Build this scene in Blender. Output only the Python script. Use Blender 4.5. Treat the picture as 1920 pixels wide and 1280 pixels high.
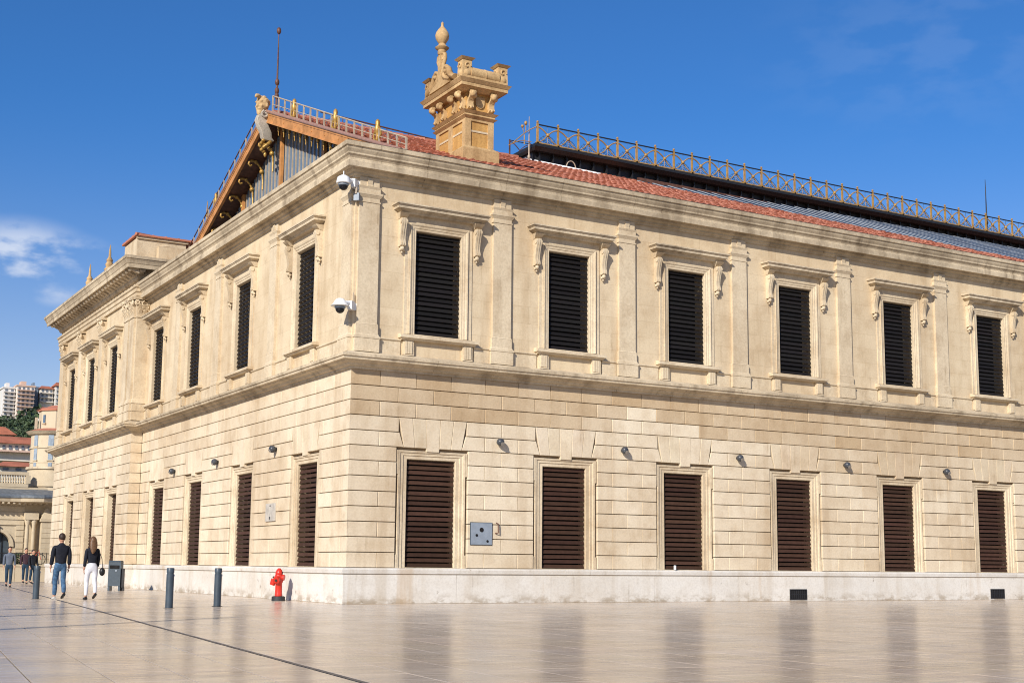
import bpy, bmesh, math, random
from mathutils import Vector, Matrix, noise as mnoise
random.seed(7)
R = math.radians
S = 1.25            # one layout unit is 1.25 m
scene = bpy.context.scene
for o in list(bpy.data.objects): bpy.data.objects.remove(o)

# ------------------------------------------------------------------ camera
cam_data = bpy.data.cameras.new('camera'); cam = bpy.data.objects.new('camera', cam_data)
scene.collection.objects.link(cam); scene.camera = cam
YAW, PITCH, ROLL = 0.5272, 0.1407, 0.0092
fw = Vector((math.sin(YAW)*math.cos(PITCH), math.cos(YAW)*math.cos(PITCH), math.sin(PITCH)))
rt = Vector((math.cos(YAW), -math.sin(YAW), 0)); up = rt.cross(fw)
rt2 = rt*math.cos(ROLL)+up*math.sin(ROLL); up2 = -rt*math.sin(ROLL)+up*math.cos(ROLL)
mw = Matrix((rt2, up2, -fw)).transposed().to_4x4()
mw.translation = Vector((-10.8903, -25.434, 0.8))*S
cam.matrix_world = mw
cam_data.sensor_width = 36; cam_data.lens = 36*math.exp(0.2532)
cam_data.shift_x = 0.0; cam_data.shift_y = 0.0367
cam_data.clip_start = .1; cam_data.clip_end = 6000

# ------------------------------------------------------------------ light
SUN_EL = 28.0
TRAVEL = Vector((0.81, 0.586, 0)).normalized()          # where the light goes, on the ground
sun_az = math.atan2(-TRAVEL.x, -TRAVEL.y)              # compass angle of the sun from +Y
sun_data = bpy.data.lights.new('sun', 'SUN'); sun_data.energy = 4.6; sun_data.angle = R(.55)
sun_data.color = (1.0, .94, .845)
sun = bpy.data.objects.new('sun', sun_data); scene.collection.objects.link(sun)
ld = Vector((TRAVEL.x*math.cos(R(SUN_EL)), TRAVEL.y*math.cos(R(SUN_EL)), -math.sin(R(SUN_EL))))
sun.rotation_euler = ld.to_track_quat('-Z', 'Y').to_euler()
world = bpy.data.worlds.new('World'); scene.world = world; world.use_nodes = True
wn, wl = world.node_tree.nodes, world.node_tree.links
wn.clear()
def wnode(t, **k):
    n = wn.new(t)
    for a, b in k.items(): setattr(n, a, b)
    return n
sky = wnode('ShaderNodeTexSky', sky_type='NISHITA', sun_disc=False)
sky.sun_elevation = R(SUN_EL); sky.sun_rotation = sun_az
sky.altitude = 200; sky.air_density = 1.0; sky.dust_density = .15; sky.ozone_density = 3.0
hsv = wnode('ShaderNodeHueSaturation'); hsv.inputs['Saturation'].default_value = 1.0; hsv.inputs['Hue'].default_value = .505
wl.new(sky.outputs[0], hsv.inputs['Color'])
tcg = wnode('ShaderNodeTexCoord'); sxg = wnode('ShaderNodeSeparateXYZ'); wl.new(tcg.outputs['Generated'], sxg.inputs[0])
mg = wnode('ShaderNodeMapRange'); mg.interpolation_type = 'SMOOTHSTEP'; mg.inputs['From Min'].default_value = .06; mg.inputs['From Max'].default_value = .34; wl.new(sxg.outputs['Z'], mg.inputs['Value'])
gm = wnode('ShaderNodeMix', data_type='RGBA'); wl.new(mg.outputs[0], gm.inputs['Factor']); gm.inputs['A'].default_value = (.95, .84, .88, 1); gm.inputs['B'].default_value = (.29, .67, 1.03, 1)
skm = wnode('ShaderNodeMix', data_type='RGBA', blend_type='MULTIPLY'); skm.inputs['Factor'].default_value = 1; wl.new(hsv.outputs[0], skm.inputs['A']); wl.new(gm.outputs['Result'], skm.inputs['B'])
tcw = wnode('ShaderNodeTexCoord')
mp = wnode('ShaderNodeMapping'); mp.inputs['Scale'].default_value = (11, 11, 24); mp.inputs['Location'].default_value = (3.1, .7, .35)
wl.new(tcw.outputs['Generated'], mp.inputs['Vector'])
cn = wnode('ShaderNodeTexNoise'); cn.inputs['Scale'].default_value = 1.9; cn.inputs['Detail'].default_value = 9; cn.inputs['Roughness'].default_value = .52
wl.new(mp.outputs[0], cn.inputs['Vector'])
cr = wnode('ShaderNodeMapRange'); cr.interpolation_type = 'SMOOTHSTEP'
cr.inputs['From Min'].default_value = .40; cr.inputs['From Max'].default_value = .60
wl.new(cn.outputs['Fac'], cr.inputs['Value'])
def cloud_bank(d, r0, r1, w):
    dp = wnode('ShaderNodeVectorMath', operation='DISTANCE')
    sc = wnode('ShaderNodeVectorMath', operation='MULTIPLY'); sc.inputs[1].default_value = (1, 1, 2.0)
    wl.new(tcw.outputs['Generated'], sc.inputs[0]); wl.new(sc.outputs[0], dp.inputs[0])
    dp.inputs[1].default_value = (d[0], d[1], d[2]*2.0)
    mr = wnode('ShaderNodeMapRange'); mr.interpolation_type = 'SMOOTHSTEP'
    mr.inputs['From Min'].default_value = r1; mr.inputs['From Max'].default_value = r0
    mr.inputs['To Max'].default_value = w
    wl.new(dp.outputs['Value'], mr.inputs['Value'])
    return mr.outputs[0]
def pixdir(px, py):
    u, v = (px-960)/1920, (640-py)/1920+0.0367
    f = math.exp(.2532); return (fw+rt2*u/f+up2*v/f).normalized()
banks = [cloud_bank(pixdir(40, 478), .012, .062, 1.0), cloud_bank(pixdir(135, 482), .006, .040, .7), cloud_bank(pixdir(105, 552), .003, .022, .55), cloud_bank(pixdir(1750, 90), .02, .16, .06)]
acc = banks[0]
for b in banks[1:]:
    mx = wnode('ShaderNodeMath', operation='MAXIMUM'); wl.new(acc, mx.inputs[0]); wl.new(b, mx.inputs[1]); acc = mx.outputs[0]
mul = wnode('ShaderNodeMath', operation='MULTIPLY'); wl.new(cr.outputs[0], mul.inputs[0]); wl.new(acc, mul.inputs[1])
cmix = wnode('ShaderNodeMix', data_type='RGBA'); wl.new(mul.outputs[0], cmix.inputs['Factor'])
wl.new(skm.outputs['Result'], cmix.inputs['A']); cmix.inputs['B'].default_value = (5.0, 5.7, 7.1, 1)
bg = wnode('ShaderNodeBackground'); bg.inputs['Strength'].default_value = .10
wl.new(cmix.outputs['Result'], bg.inputs['Color'])
wo = wnode('ShaderNodeOutputWorld'); wl.new(bg.outputs[0], wo.inputs['Surface'])
scene.view_settings.view_transform = 'Standard'; scene.view_settings.look = 'None'
scene.view_settings.exposure = 0.31; scene.view_settings.gamma = 1; scene.view_settings.use_curve_mapping = False
scene.cycles.max_bounces = 6; scene.cycles.diffuse_bounces = 3; scene.cycles.glossy_bounces = 3
scene.cycles.use_denoising = True; scene.cycles.filter_width = 1.05

# ------------------------------------------------------------------ helpers
COL = scene.collection
def link(o, parent=None):
    COL.objects.link(o)
    if parent is not None: o.parent = parent
    return o
def empty(name, loc=(0, 0, 0), rz=0, parent=None):
    o = bpy.data.objects.new(name, None); o.location = Vector(loc)*S; o.rotation_euler = (0, 0, rz)
    return link(o, parent)
def tag(o, label=None, cat=None, group=None, kind=None):
    if label: o['label'] = label
    if cat: o['category'] = cat
    if group: o['group'] = group
    if kind: o['kind'] = kind
    return o
ident = lambda s, o, z: (s, o, z)
fR = lambda s, o, z: (s, -o, z)                 # right facade: s along +X, o outwards (-Y)
fL = lambda s, o, z: (-o, s, z)                 # left facade: s along +Y, o outwards (-X)
PV = .35; PY0 = 16.6; PY1 = 28.3
fP = lambda s, o, z: (-PV-o, s, z)              # pavilion front
fS = lambda s, o, z: (s, PY0-o, z)              # pavilion side return, s = x

class MB:
    def __init__(self, m=ident): self.v = []; self.f = []; self.m = m
    def add(self, vs, fs):
        n = len(self.v); self.v += [self.m(*p) for p in vs]; self.f += [tuple(i+n for i in f) for f in fs]; return self
    def box(self, a0, a1, b0, b1, c0, c1):
        return self.tbox((a0, a1, b0, b1), c0, (a0, a1, b0, b1), c1)
    def tbox(self, q0, z0, q1, z1):
        vs = []
        for (a0, a1, b0, b1), z in ((q0, z0), (q1, z1)): vs += [(a0, b0, z), (a1, b0, z), (a1, b1, z), (a0, b1, z)]
        return self.add(vs, [(3, 2, 1, 0), (4, 5, 6, 7), (0, 1, 5, 4), (1, 2, 6, 5), (2, 3, 7, 6), (3, 0, 4, 7)])
    def rings(self, rs, closed=True, caps=True, loop=False):
        n = len(rs[0]); vs = [p for r in rs for p in r]; fs = []
        for k in range(len(rs)-(0 if loop else 1)):
            k2 = (k+1) % len(rs)
            for i in range(n if closed else n-1):
                j = (i+1) % n; fs.append((k*n+i, k*n+j, k2*n+j, k2*n+i))
        if caps and not loop: fs += [tuple(range(n))[::-1], tuple((len(rs)-1)*n+i for i in range(n))]
        return self.add(vs, fs)
    def prism_s(self, prof, s0, s1, m0=0., m1=0.):
        """profile of (o, z) swept along s; m0/m1 shift the ends by m*o (mitres)"""
        return self.rings([[(s0+m0*o, o, z) for o, z in prof], [(s1+m1*o, o, z) for o, z in prof]])
    def tube(self, pts, r, n=8, caps=True):
        rs = []; pts = [Vector(p) for p in pts]; prev = None
        for i, p in enumerate(pts):
            t = (pts[min(i+1, len(pts)-1)]-pts[max(i-1, 0)]).normalized()
            ref = Vector((0, 0, 1)) if abs(t.z) < .9 else Vector((1, 0, 0))
            if prev is None: a = t.cross(ref).normalized()
            else: a = (prev-t*prev.dot(t)).normalized()
            prev = a; b = t.cross(a); rr = r[i] if isinstance(r, (list, tuple)) else r
            rs.append([tuple(p+(a*math.cos(2*math.pi*k/n)+b*math.sin(2*math.pi*k/n))*rr) for k in range(n)])
        return self.rings(rs, caps=caps)
    def lathe(self, c, prof, n=16, sx=1, sy=1):
        return self.rings([[(c[0]+sx*r*math.cos(2*math.pi*k/n), c[1]+sy*r*math.sin(2*math.pi*k/n), c[2]+z) for k in range(n)] for r, z in prof])
    def ball(self, c, r, n=12, sq=(1, 1, 1)):
        pr_ = [(r*max(math.sin(math.pi*i/(n//2+2)), .02), -r*math.cos(math.pi*i/(n//2+2))) for i in range(n//2+3)]
        return self.rings([[(c[0]+sq[0]*q*math.cos(2*math.pi*k/n), c[1]+sq[1]*q*math.sin(2*math.pi*k/n), c[2]+sq[2]*z) for k in range(n)] for q, z in pr_])
    def poly(self, pts, o0, o1):
        """polygon of (s, z) between depths o0 and o1"""
        return self.rings([[(s, o0, z) for s, z in pts], [(s, o1, z) for s, z in pts]])
    def stone(self, pts, o1, ch=.012, o0=-.1, mit=0):
        """dressed block: polygon of (s, z) with a chamfered face at depth o1"""
        cs = sum(p[0] for p in pts)/len(pts); cz = sum(p[1] for p in pts)/len(pts)
        def ins(p):
            return (p[0]+(ch if p[0] < cs else -ch), p[1]+(ch if p[1] < cz else -ch))
        smin = min(p[0] for p in pts)
        def mt(p, o): return p[0]-mit*o if (mit and abs(p[0]-smin) < 1e-6) else p[0]
        inn = [ins(p) for p in pts]
        if mit: inn = [(p[0]-ch if abs(q[0]-smin) < 1e-6 else p[0], p[1]) for p, q in zip(inn, pts)]
        return self.rings([[(mt(p, o0), o0, p[1]) for p in pts], [(mt(p, o1-ch), o1-ch, p[1]) for p in pts],
                           [(p[0]-(mit*o1 if (mit and abs(q[0]-smin) < 1e-6) else 0), o1, p[1]) for p, q in zip(inn, pts)]])
    def mesh(self, name, mat=None, smooth=None, fix=True):
        me = bpy.data.meshes.new(name)
        me.from_pydata([(x*S, y*S, z*S) for x, y, z in self.v], [], self.f)
        if fix:
            bm = bmesh.new(); bm.from_mesh(me); bmesh.ops.recalc_face_normals(bm, faces=bm.faces); bm.to_mesh(me); bm.free()
        if mat: me.materials.append(mat)
        if smooth is not None:
            me.shade_smooth(); me.set_sharp_from_angle(angle=R(smooth))
        me.update(); return me
    def build(self, name, mat=None, parent=None, smooth=None, fix=True, color=None, kind=None, loc=None, rz=0):
        o = bpy.data.objects.new(name, self.mesh(name, mat, smooth, fix))
        if loc is not None: o.location = Vector(loc)*S
        o.rotation_euler = (0, 0, rz)
        if color: o.color = (*color, 1)
        if kind: o['kind'] = kind
        return link(o, parent)
def inst(name, me, parent=None, loc=(0, 0, 0), rz=0, color=None, rx=0, ry=0):
    o = bpy.data.objects.new(name, me); o.location = Vector(loc)*S; o.rotation_euler = (rx, ry, rz)
    if color: o.color = (*color, 1)
    return link(o, parent)
def copy_tree(o, parent=None):
    c = o.copy(); COL.objects.link(c); c.parent = parent
    for ch in list(o.children): copy_tree(ch, c)
    return c

# ------------------------------------------------------------------ materials
class NT:
    def __init__(self, name):
        self.m = bpy.data.materials.new(name); self.m.use_nodes = True
        self.n = self.m.node_tree.nodes; self.l = self.m.node_tree.links; self.b = self.n['Principled BSDF']
    def node(self, t, ins=None, **k):
        x = self.n.new(t)
        for a, v in k.items(): setattr(x, a, v)
        for a, v in (ins or {}).items():
            if isinstance(v, bpy.types.NodeSocket): self.l.new(v, x.inputs[a])
            else: x.inputs[a].default_value = v
        return x
    def noise(self, vec, scale, detail=5, rough=.55):
        return self.node('ShaderNodeTexNoise', {'Vector': vec, 'Scale': scale, 'Detail': detail, 'Roughness': rough}).outputs['Fac']
    def ramp(self, v, a, b, lo=0., hi=1.):
        return self.node('ShaderNodeMapRange', {'Value': v, 'From Min': a, 'From Max': b, 'To Min': lo, 'To Max': hi}, interpolation_type='SMOOTHSTEP').outputs[0]
    def mix(self, f, a, b, t='MIX'):
        x = self.n.new('ShaderNodeMix'); x.data_type = 'RGBA'; x.blend_type = t
        for k, v in (('Factor', f), ('A', a), ('B', b)):
            if isinstance(v, bpy.types.NodeSocket): self.l.new(v, x.inputs[k])
            else: x.inputs[k].default_value = (*v, 1) if isinstance(v, tuple) else v
        return x.outputs['Result']
    def math(self, op, a, b=0.):
        x = self.n.new('ShaderNodeMath'); x.operation = op
        for i, v in enumerate((a, b)):
            if isinstance(v, bpy.types.NodeSocket): self.l.new(v, x.inputs[i])
            else: x.inputs[i].default_value = v
        return x.outputs[0]
    def scale(self, vec, s):
        return self.node('ShaderNodeVectorMath', {0: vec, 1: s}, operation='MULTIPLY').outputs[0]
    def set(self, k, v):
        if isinstance(v, bpy.types.NodeSocket): self.l.new(v, self.b.inputs[k])
        else: self.b.inputs[k].default_value = (*v, 1) if isinstance(v, tuple) and len(v) == 3 else v
    def bump(self, h, strength=.3, dist=.02, normal=None):
        x = self.node('ShaderNodeBump', {'Height': h, 'Strength': strength, 'Distance': dist})
        if normal: self.l.new(normal, x.inputs['Normal'])
        self.l.new(x.outputs[0], self.b.inputs['Normal']); return x.outputs[0]

def stone_mat(name, base, dark, light=None, blot=.5, streak=.35, fine=.25, bump=.35, rough=.85, island=0., coursed=False, base_dirt=False):
    t = NT(name); g = t.node('ShaderNodeNewGeometry'); pos = g.outputs['Position']
    big = t.ramp(t.noise(pos, .22, 5, .6), .38, .66)
    mid = t.ramp(t.noise(pos, 1.7, 7, .62), .42, .72)
    st = t.ramp(t.noise(t.scale(pos, (1.6, 1.6, .16)), 1.0, 6, .6), .48, .72)
    s2 = t.ramp(t.noise(t.scale(pos, (6, 6, .35)), 1.0, 5, .6), .56, .74)
    fn = t.noise(pos, 17, 6, .7)
    f1 = t.math('MULTIPLY', t.math('ADD', t.math('MULTIPLY', big, .6), t.math('MULTIPLY', mid, .55)), blot)
    c = t.mix(f1, base, dark)
    c = t.mix(t.math('MULTIPLY', st, streak), c, dark)
    c = t.mix(t.math('MULTIPLY', t.math('MULTIPLY', s2, mid), min(1, streak*1.6)), c, tuple(x*.7 for x in dark))
    c = t.mix(t.math('MULTIPLY', t.ramp(fn, .35, .75), fine), c, tuple(x*.62 for x in dark))
    if base_dirt:
        sz = t.node('ShaderNodeSeparateXYZ', {0: pos}).outputs[2]
        dz = t.math('MULTIPLY', t.ramp(sz, .34, .0), t.ramp(t.noise(t.scale(pos, (1.5, 1.5, 3)), 1.5, 7, .65), .42, .62))
        c = t.mix(t.math('MULTIPLY', dz, .75), c, (.30, .23, .15))
        rs = t.math('MULTIPLY', t.ramp(t.noise(t.scale(pos, (1.2, 1.2, .12)), .8, 5, .6), .58, .68), .5)
        c = t.mix(rs, c, (.48, .34, .20))
        c = t.mix(t.math('MULTIPLY', t.ramp(t.noise(pos, 3.2, 8, .7), .64, .70), .7), c, (.22, .17, .12))
    if light: c = t.mix(t.math('MULTIPLY', t.ramp(t.noise(pos, .9, 3, .5), .52, .7), .5), c, light)
    oi = t.node('ShaderNodeObjectInfo'); c = t.mix(1., c, oi.outputs['Color'], 'MULTIPLY')
    if island:
        v = t.node('ShaderNodeMapRange', {'Value': g.outputs['Random Per Island'], 'To Min': 1-island, 'To Max': 1+island*.4}).outputs[0]
        cc = t.node('ShaderNodeCombineColor', {0: v, 1: v, 2: v}).outputs[0]
        c = t.mix(1., c, cc, 'MULTIPLY')
    h = t.math('ADD', t.math('MULTIPLY', t.noise(pos, 6, 6, .6), .6), t.math('MULTIPLY', fn, .4))
    if coursed:
        sx = t.node('ShaderNodeSeparateXYZ', {0: pos})
        cv = t.node('ShaderNodeCombineXYZ', {0: t.math('ADD', sx.outputs[0], sx.outputs[1]), 1: sx.outputs[2]}).outputs[0]
        br = t.node('ShaderNodeTexBrick', {'Vector': cv, 'Color1': (1, 1, 1, 1), 'Color2': (.93, .92, .90, 1), 'Mortar': (.80, .76, .70, 1), 'Scale': 1., 'Mortar Size': .006, 'Mortar Smooth': .3, 'Brick Width': 1.55, 'Row Height': .49})
        c = t.mix(.75, c, br.outputs['Color'], 'MULTIPLY')
        h = t.math('SUBTRACT', h, t.math('MULTIPLY', br.outputs['Fac'], .5))
    t.set('Base Color', c); t.set('Roughness', rough); t.b.inputs['Specular IOR Level'].default_value = .3
    t.bump(h, bump, .02)
    return t.m
def plain(name, col, rough=.6, metal=0., var=.15, sc=6, bump=0., spec=.4):
    t = NT(name); pos = t.node('ShaderNodeNewGeometry').outputs['Position']
    n = t.noise(pos, sc, 6, .6)
    c = t.mix(t.ramp(n, .3, .7), col, tuple(x*(1-var*2) for x in col))
    oi = t.node('ShaderNodeObjectInfo'); c = t.mix(1., c, oi.outputs['Color'], 'MULTIPLY')
    t.set('Base Color', c); t.set('Roughness', t.ramp(n, .2, .8, rough*.85, min(1, rough*1.15))); t.set('Metallic', metal)
    t.b.inputs['Specular IOR Level'].default_value = spec
    if bump: t.bump(t.noise(pos, sc*4, 5, .6), bump, .01)
    return t.m
M = {}
M['ashlar'] = stone_mat('limestone_blocks', (.75, .64, .475), (.42, .29, .16), blot=.52, streak=.36, fine=.22, island=.10)
M['wall'] = stone_mat('limestone_wall', (.70, .572, .39), (.38, .25, .13), blot=.52, streak=.42, fine=.2, coursed=True)
M['trim'] = stone_mat('limestone_trim', (.69, .575, .405), (.34, .23, .125), blot=.55, streak=.42, fine=.3)
M['cornice'] = stone_mat('weathered_cornice_stone', (.70, .58, .41), (.20, .145, .09), blot=.62, streak=.66, fine=.32)
M['plinth'] = stone_mat('white_marble_plinth', (.74, .71, .66), (.50, .42, .32), blot=.45, streak=.5, fine=.25, rough=.6, bump=.2, base_dirt=True)
M['orange_stone'] = stone_mat('orange_sandstone', (.60, .35, .115), (.33, .16, .045), blot=.75, streak=.5, fine=.4)
M['pale_orange'] = stone_mat('pale_sandstone', (.64, .44, .22), (.28, .16, .065), blot=.8, streak=.6, fine=.45)
M['brown_slat'] = plain('brown_painted_louvre', (.060, .030, .019), .65, var=.12, spec=.15)
M['black_slat'] = plain('black_painted_louvre', (.013, .011, .010), .6, var=.1, spec=.2)
M['void'] = plain('dark_interior', (.008, .007, .007), .9)
M['grout'] = plain('grey_bedding', (.22, .19, .16), .9)
M['orange_paint'] = plain('orange_painted_timber', (.60, .27, .085), .55, var=.2, sc=3)
M['copper'] = plain('pink_gutter_paint', (.34, .19, .14), .4, var=.12)
M['rust'] = plain('rusty_brown_iron', (.15, .065, .04), .6, var=.25)
M['gold'] = plain('gilded_iron', (.50, .29, .07), .42, metal=.3, var=.2, sc=9)
M['ochre'] = plain('ochre_painted_iron', (.43, .25, .075), .5, var=.2, sc=8)
M['dark_iron'] = plain('dark_grey_iron', (.018, .018, .02), .5, var=.15)
M['pale_iron'] = plain('pale_painted_iron', (.46, .37, .27), .5, var=.15)
M['lead'] = plain('dark_roof_sheet', (.075, .065, .055), .6, var=.25)
M['joint'] = plain('mortar_and_niche_shade', (.33, .245, .155), .95, var=.2)  # dark mortar; round the lower windows its tone stands in for niche shadow
M['white'] = plain('white_plastic', (.80, .80, .79), .35, var=.04)
M['glassblack'] = plain('smoked_dome', (.01, .01, .012), .08, var=0)
M['red'] = plain('red_enamel', (.62, .035, .02), .32, var=.10)
M['rubber'] = plain('black_cast_foot', (.03, .032, .034), .6)
M['slate'] = plain('blue_grey_steel', (.055, .075, .095), .42, var=.12)
M['boxgrey'] = plain('grey_steel_cover', (.27, .31, .36), .45, metal=.0, var=.08)
M['steel'] = plain('brushed_drain_steel', (.10, .10, .11), .4, metal=.6)
M['plaque'] = plain('pale_marble_plaque', (.55, .50, .43), .5)
M['tile'] = None
t = NT('terracotta_pantile'); g = t.node('ShaderNodeNewGeometry'); pos = g.outputs['Position']
c = t.mix(g.outputs['Random Per Island'], (.33, .095, .05), (.56, .215, .125))
c = t.mix(t.math('MULTIPLY', t.ramp(t.noise(pos, .8, 5, .6), .45, .7), .45), c, (.30, .12, .08))
c = t.mix(t.math('MULTIPLY', t.ramp(t.noise(pos, 14, 5, .7), .55, .75), .5), c, (.62, .50, .40))
t.set('Base Color', c); t.set('Roughness', .85); t.bump(t.noise(pos, 40, 4, .6), .3, .01); M['tile'] = t.m
t = NT('blue_roof_glass'); pos = t.node('ShaderNodeNewGeometry').outputs['Position']
c = t.mix(t.ramp(t.noise(pos, .8, 4, .5), .35, .7), (.008, .022, .05), (.018, .05, .10))
t.set('Base Color', c); t.set('Roughness', .45); t.b.inputs['Specular IOR Level'].default_value = .04
t.bump(t.noise(pos, 1.5, 2, .5), .05, .05); M['skylight'] = t.m
t = NT('grey_blue_gable_glass'); g = t.node('ShaderNodeNewGeometry'); pos = g.outputs['Position']
c = t.mix(g.outputs['Random Per Island'], (.06, .10, .15), (.16, .22, .29))
t.set('Base Color', c); t.set('Roughness', .16); t.b.inputs['Specular IOR Level'].default_value = .6
t.bump(t.noise(pos, 2.5, 2, .5), .06, .04); M['gable_glass'] = t.m
# polished paving
t = NT('polished_limestone_paving'); g = t.node('ShaderNodeNewGeometry'); pos = g.outputs['Position']
n1 = t.noise(t.scale(pos, (.35, 1.6, 1)), .9, 6, .6); n2 = t.noise(t.scale(pos, (.7, 5.0, 1)), 2.0, 8, .65); n3 = t.noise(pos, .35, 4, .55)
c = t.mix(t.ramp(n1, .35, .68), (.61, .49, .375), (.49, .395, .30))
c = t.mix(t.math('MULTIPLY', t.ramp(n2, .5, .72), .55), c, (.37, .315, .265))
c = t.mix(t.math('MULTIPLY', t.ramp(n3, .45, .7), .4), c, (.54, .485, .425))
v = t.node('ShaderNodeMapRange', {'Value': g.outputs['Random Per Island'], 'To Min': .84, 'To Max': 1.05}).outputs[0]
c = t.mix(1., c, t.node('ShaderNodeCombineColor', {0: v, 1: v, 2: v}).outputs[0], 'MULTIPLY')
oi = t.node('ShaderNodeObjectInfo'); c = t.mix(1., c, oi.outputs['Color'], 'MULTIPLY')
c = t.mix(t.math('MULTIPLY', t.ramp(t.noise(pos, 2.3, 8, .7), .60, .72), .45), c, (.30, .25, .20))
c = t.mix(t.math('MULTIPLY', t.ramp(t.noise(pos, 21, 3, .5), .70, .74), .5), c, (.16, .14, .12))
t.set('Base Color', c); t.set('Roughness', t.ramp(n2, .3, .75, .15, .32)); t.b.inputs['Specular IOR Level'].default_value = .5
t.bump(t.math('ADD', t.math('MULTIPLY', n2, .5), t.noise(t.scale(pos, (1, 2.5, 1)), 1.1, 3, .5)), .10, .012); M['paving'] = t.m
# ------------------------------------------------------------------ the hall
XR = [2.0136, 5.439, 8.8768, 12.4262, 16.1578, 19.8463, 23.55]
YL = [2.7966, 7.1686, 11.3957, 15.2634]
YL = [2.80, 7.17, 11.39, 15.20]
YP = [19.05, 22.25, 25.4]; YPU = [19.45, 22.7, 25.85]
XRL = [1.96, 5.37, 8.79, 12.32, 16.04, 19.72, 23.4]; YLL = [2.52, 6.82, 10.99, 14.76]
XE = 40.0; HW = .582; HU = .5615
Z0, Z1, Z2, Z3 = .742, 3.0455, 5.80, 8.047
ROW = .3183; NR = 13
RY, RZ, SL = 8.8, 13.3, .40                 # ridge line, roof pitch
hall = empty('market_hall')
tag(hall, 'long cream limestone hall with louvred windows, red tiled roof and gilded iron roof cresting', 'building')

def core(m, s0, s1, z0, z1, holes, of, ob, name='wall', mat=None):
    b = MB(m); s = s0
    for c, hw, za, zb in holes:
        b.box(s, c-hw, ob, of, z0, z1)
        if za > z0: b.box(c-hw, c+hw, ob, of, z0, za)
        if zb < z1: b.box(c-hw, c+hw, ob, of, zb, z1)
        s = c+hw
    b.box(s, s1, ob, of, z0, z1)
    return b.build(name, mat or M['wall'], hall)
core(fR, .085, XE, .05, 4.9, [(c, HW+.01, Z0-.05, Z1+.02) for c in XRL], -.085, -.6, mat=M['joint'])
core(fR, 0, XE, 4.9, 9.6, [(c, HU+.01, Z2-.05, Z3+.02) for c in XR], 0, -.6)
core(fL, .6, PY0+.02, .05, 4.9, [(c, HW+.01, Z0-.05, Z1+.02) for c in YLL], -.085, -.6, mat=M['joint'])
core(fL, .6, PY0+.02, 4.9, 9.6, [(c, HU+.01, Z2-.05, Z3+.02) for c in YL], 0, -.6)
MB().box(.05, .6, .6-.002, .62, .05, 4.9).box(0, .6, .598, .62, 4.9, 9.6).build('wall', M['wall'], hall)
core(fP, PY0+.085, PY1, .05, 4.9, [(c, HW+.01, Z0-.05, Z1+.02) for c in YP], -.085, -.9, mat=M['joint'])
core(fP, PY0, PY1, 4.9, 9.6, [(c, HU+.01, Z2-.05, Z3+.02) for c in YPU], 0, -.9)
MB().box(-PV+.6, 3, PY0+.02, PY0+.3, 4.9, 11.0).box(.55, 30, PY1-.3, PY1, .05, 9.6).box(XE-.5, XE, .3, PY1, .05, 9.6).build('wall', M['wall'], hall)

def uvrow(r): return Z0+r*ROW, Z0+(r+1)*ROW
blocks = []
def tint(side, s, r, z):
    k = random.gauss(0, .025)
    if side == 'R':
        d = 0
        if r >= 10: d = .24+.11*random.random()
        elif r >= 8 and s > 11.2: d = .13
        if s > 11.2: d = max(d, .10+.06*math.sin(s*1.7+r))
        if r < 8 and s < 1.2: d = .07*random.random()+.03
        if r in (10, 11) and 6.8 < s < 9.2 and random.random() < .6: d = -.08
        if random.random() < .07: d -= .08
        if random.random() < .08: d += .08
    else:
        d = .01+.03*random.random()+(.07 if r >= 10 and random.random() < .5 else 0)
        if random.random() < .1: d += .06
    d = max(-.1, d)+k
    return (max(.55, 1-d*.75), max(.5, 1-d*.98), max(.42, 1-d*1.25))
CAMP = Vector((-10.89, -25.43, .8))
def emit_block(m, side, pts, mit=0, name='stone_block'):
    zc = sum(p[1] for p in pts)/4; sc = sum(p[0] for p in pts)/4; w = max(p[0] for p in pts)-min(p[0] for p in pts)
    P = Vector(m(sc, 0, zc)); d = P-CAMP
    nrm = (Vector(m(sc, 1, zc))-P).normalized()
    score = w*abs(d.normalized().dot(nrm))/d.length
    if P.x > 22: score *= .2
    r = int((zc-Z0)/ROW)
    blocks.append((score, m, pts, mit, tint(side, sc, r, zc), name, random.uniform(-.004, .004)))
G = .0065
def rect(s0, s1, z0, z1, g=.0048): return [(s0+g, z0+.0075), (s1-g, z0+.0075), (s1-g, z1-.0075), (s0+g, z1-.0075)]
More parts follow.
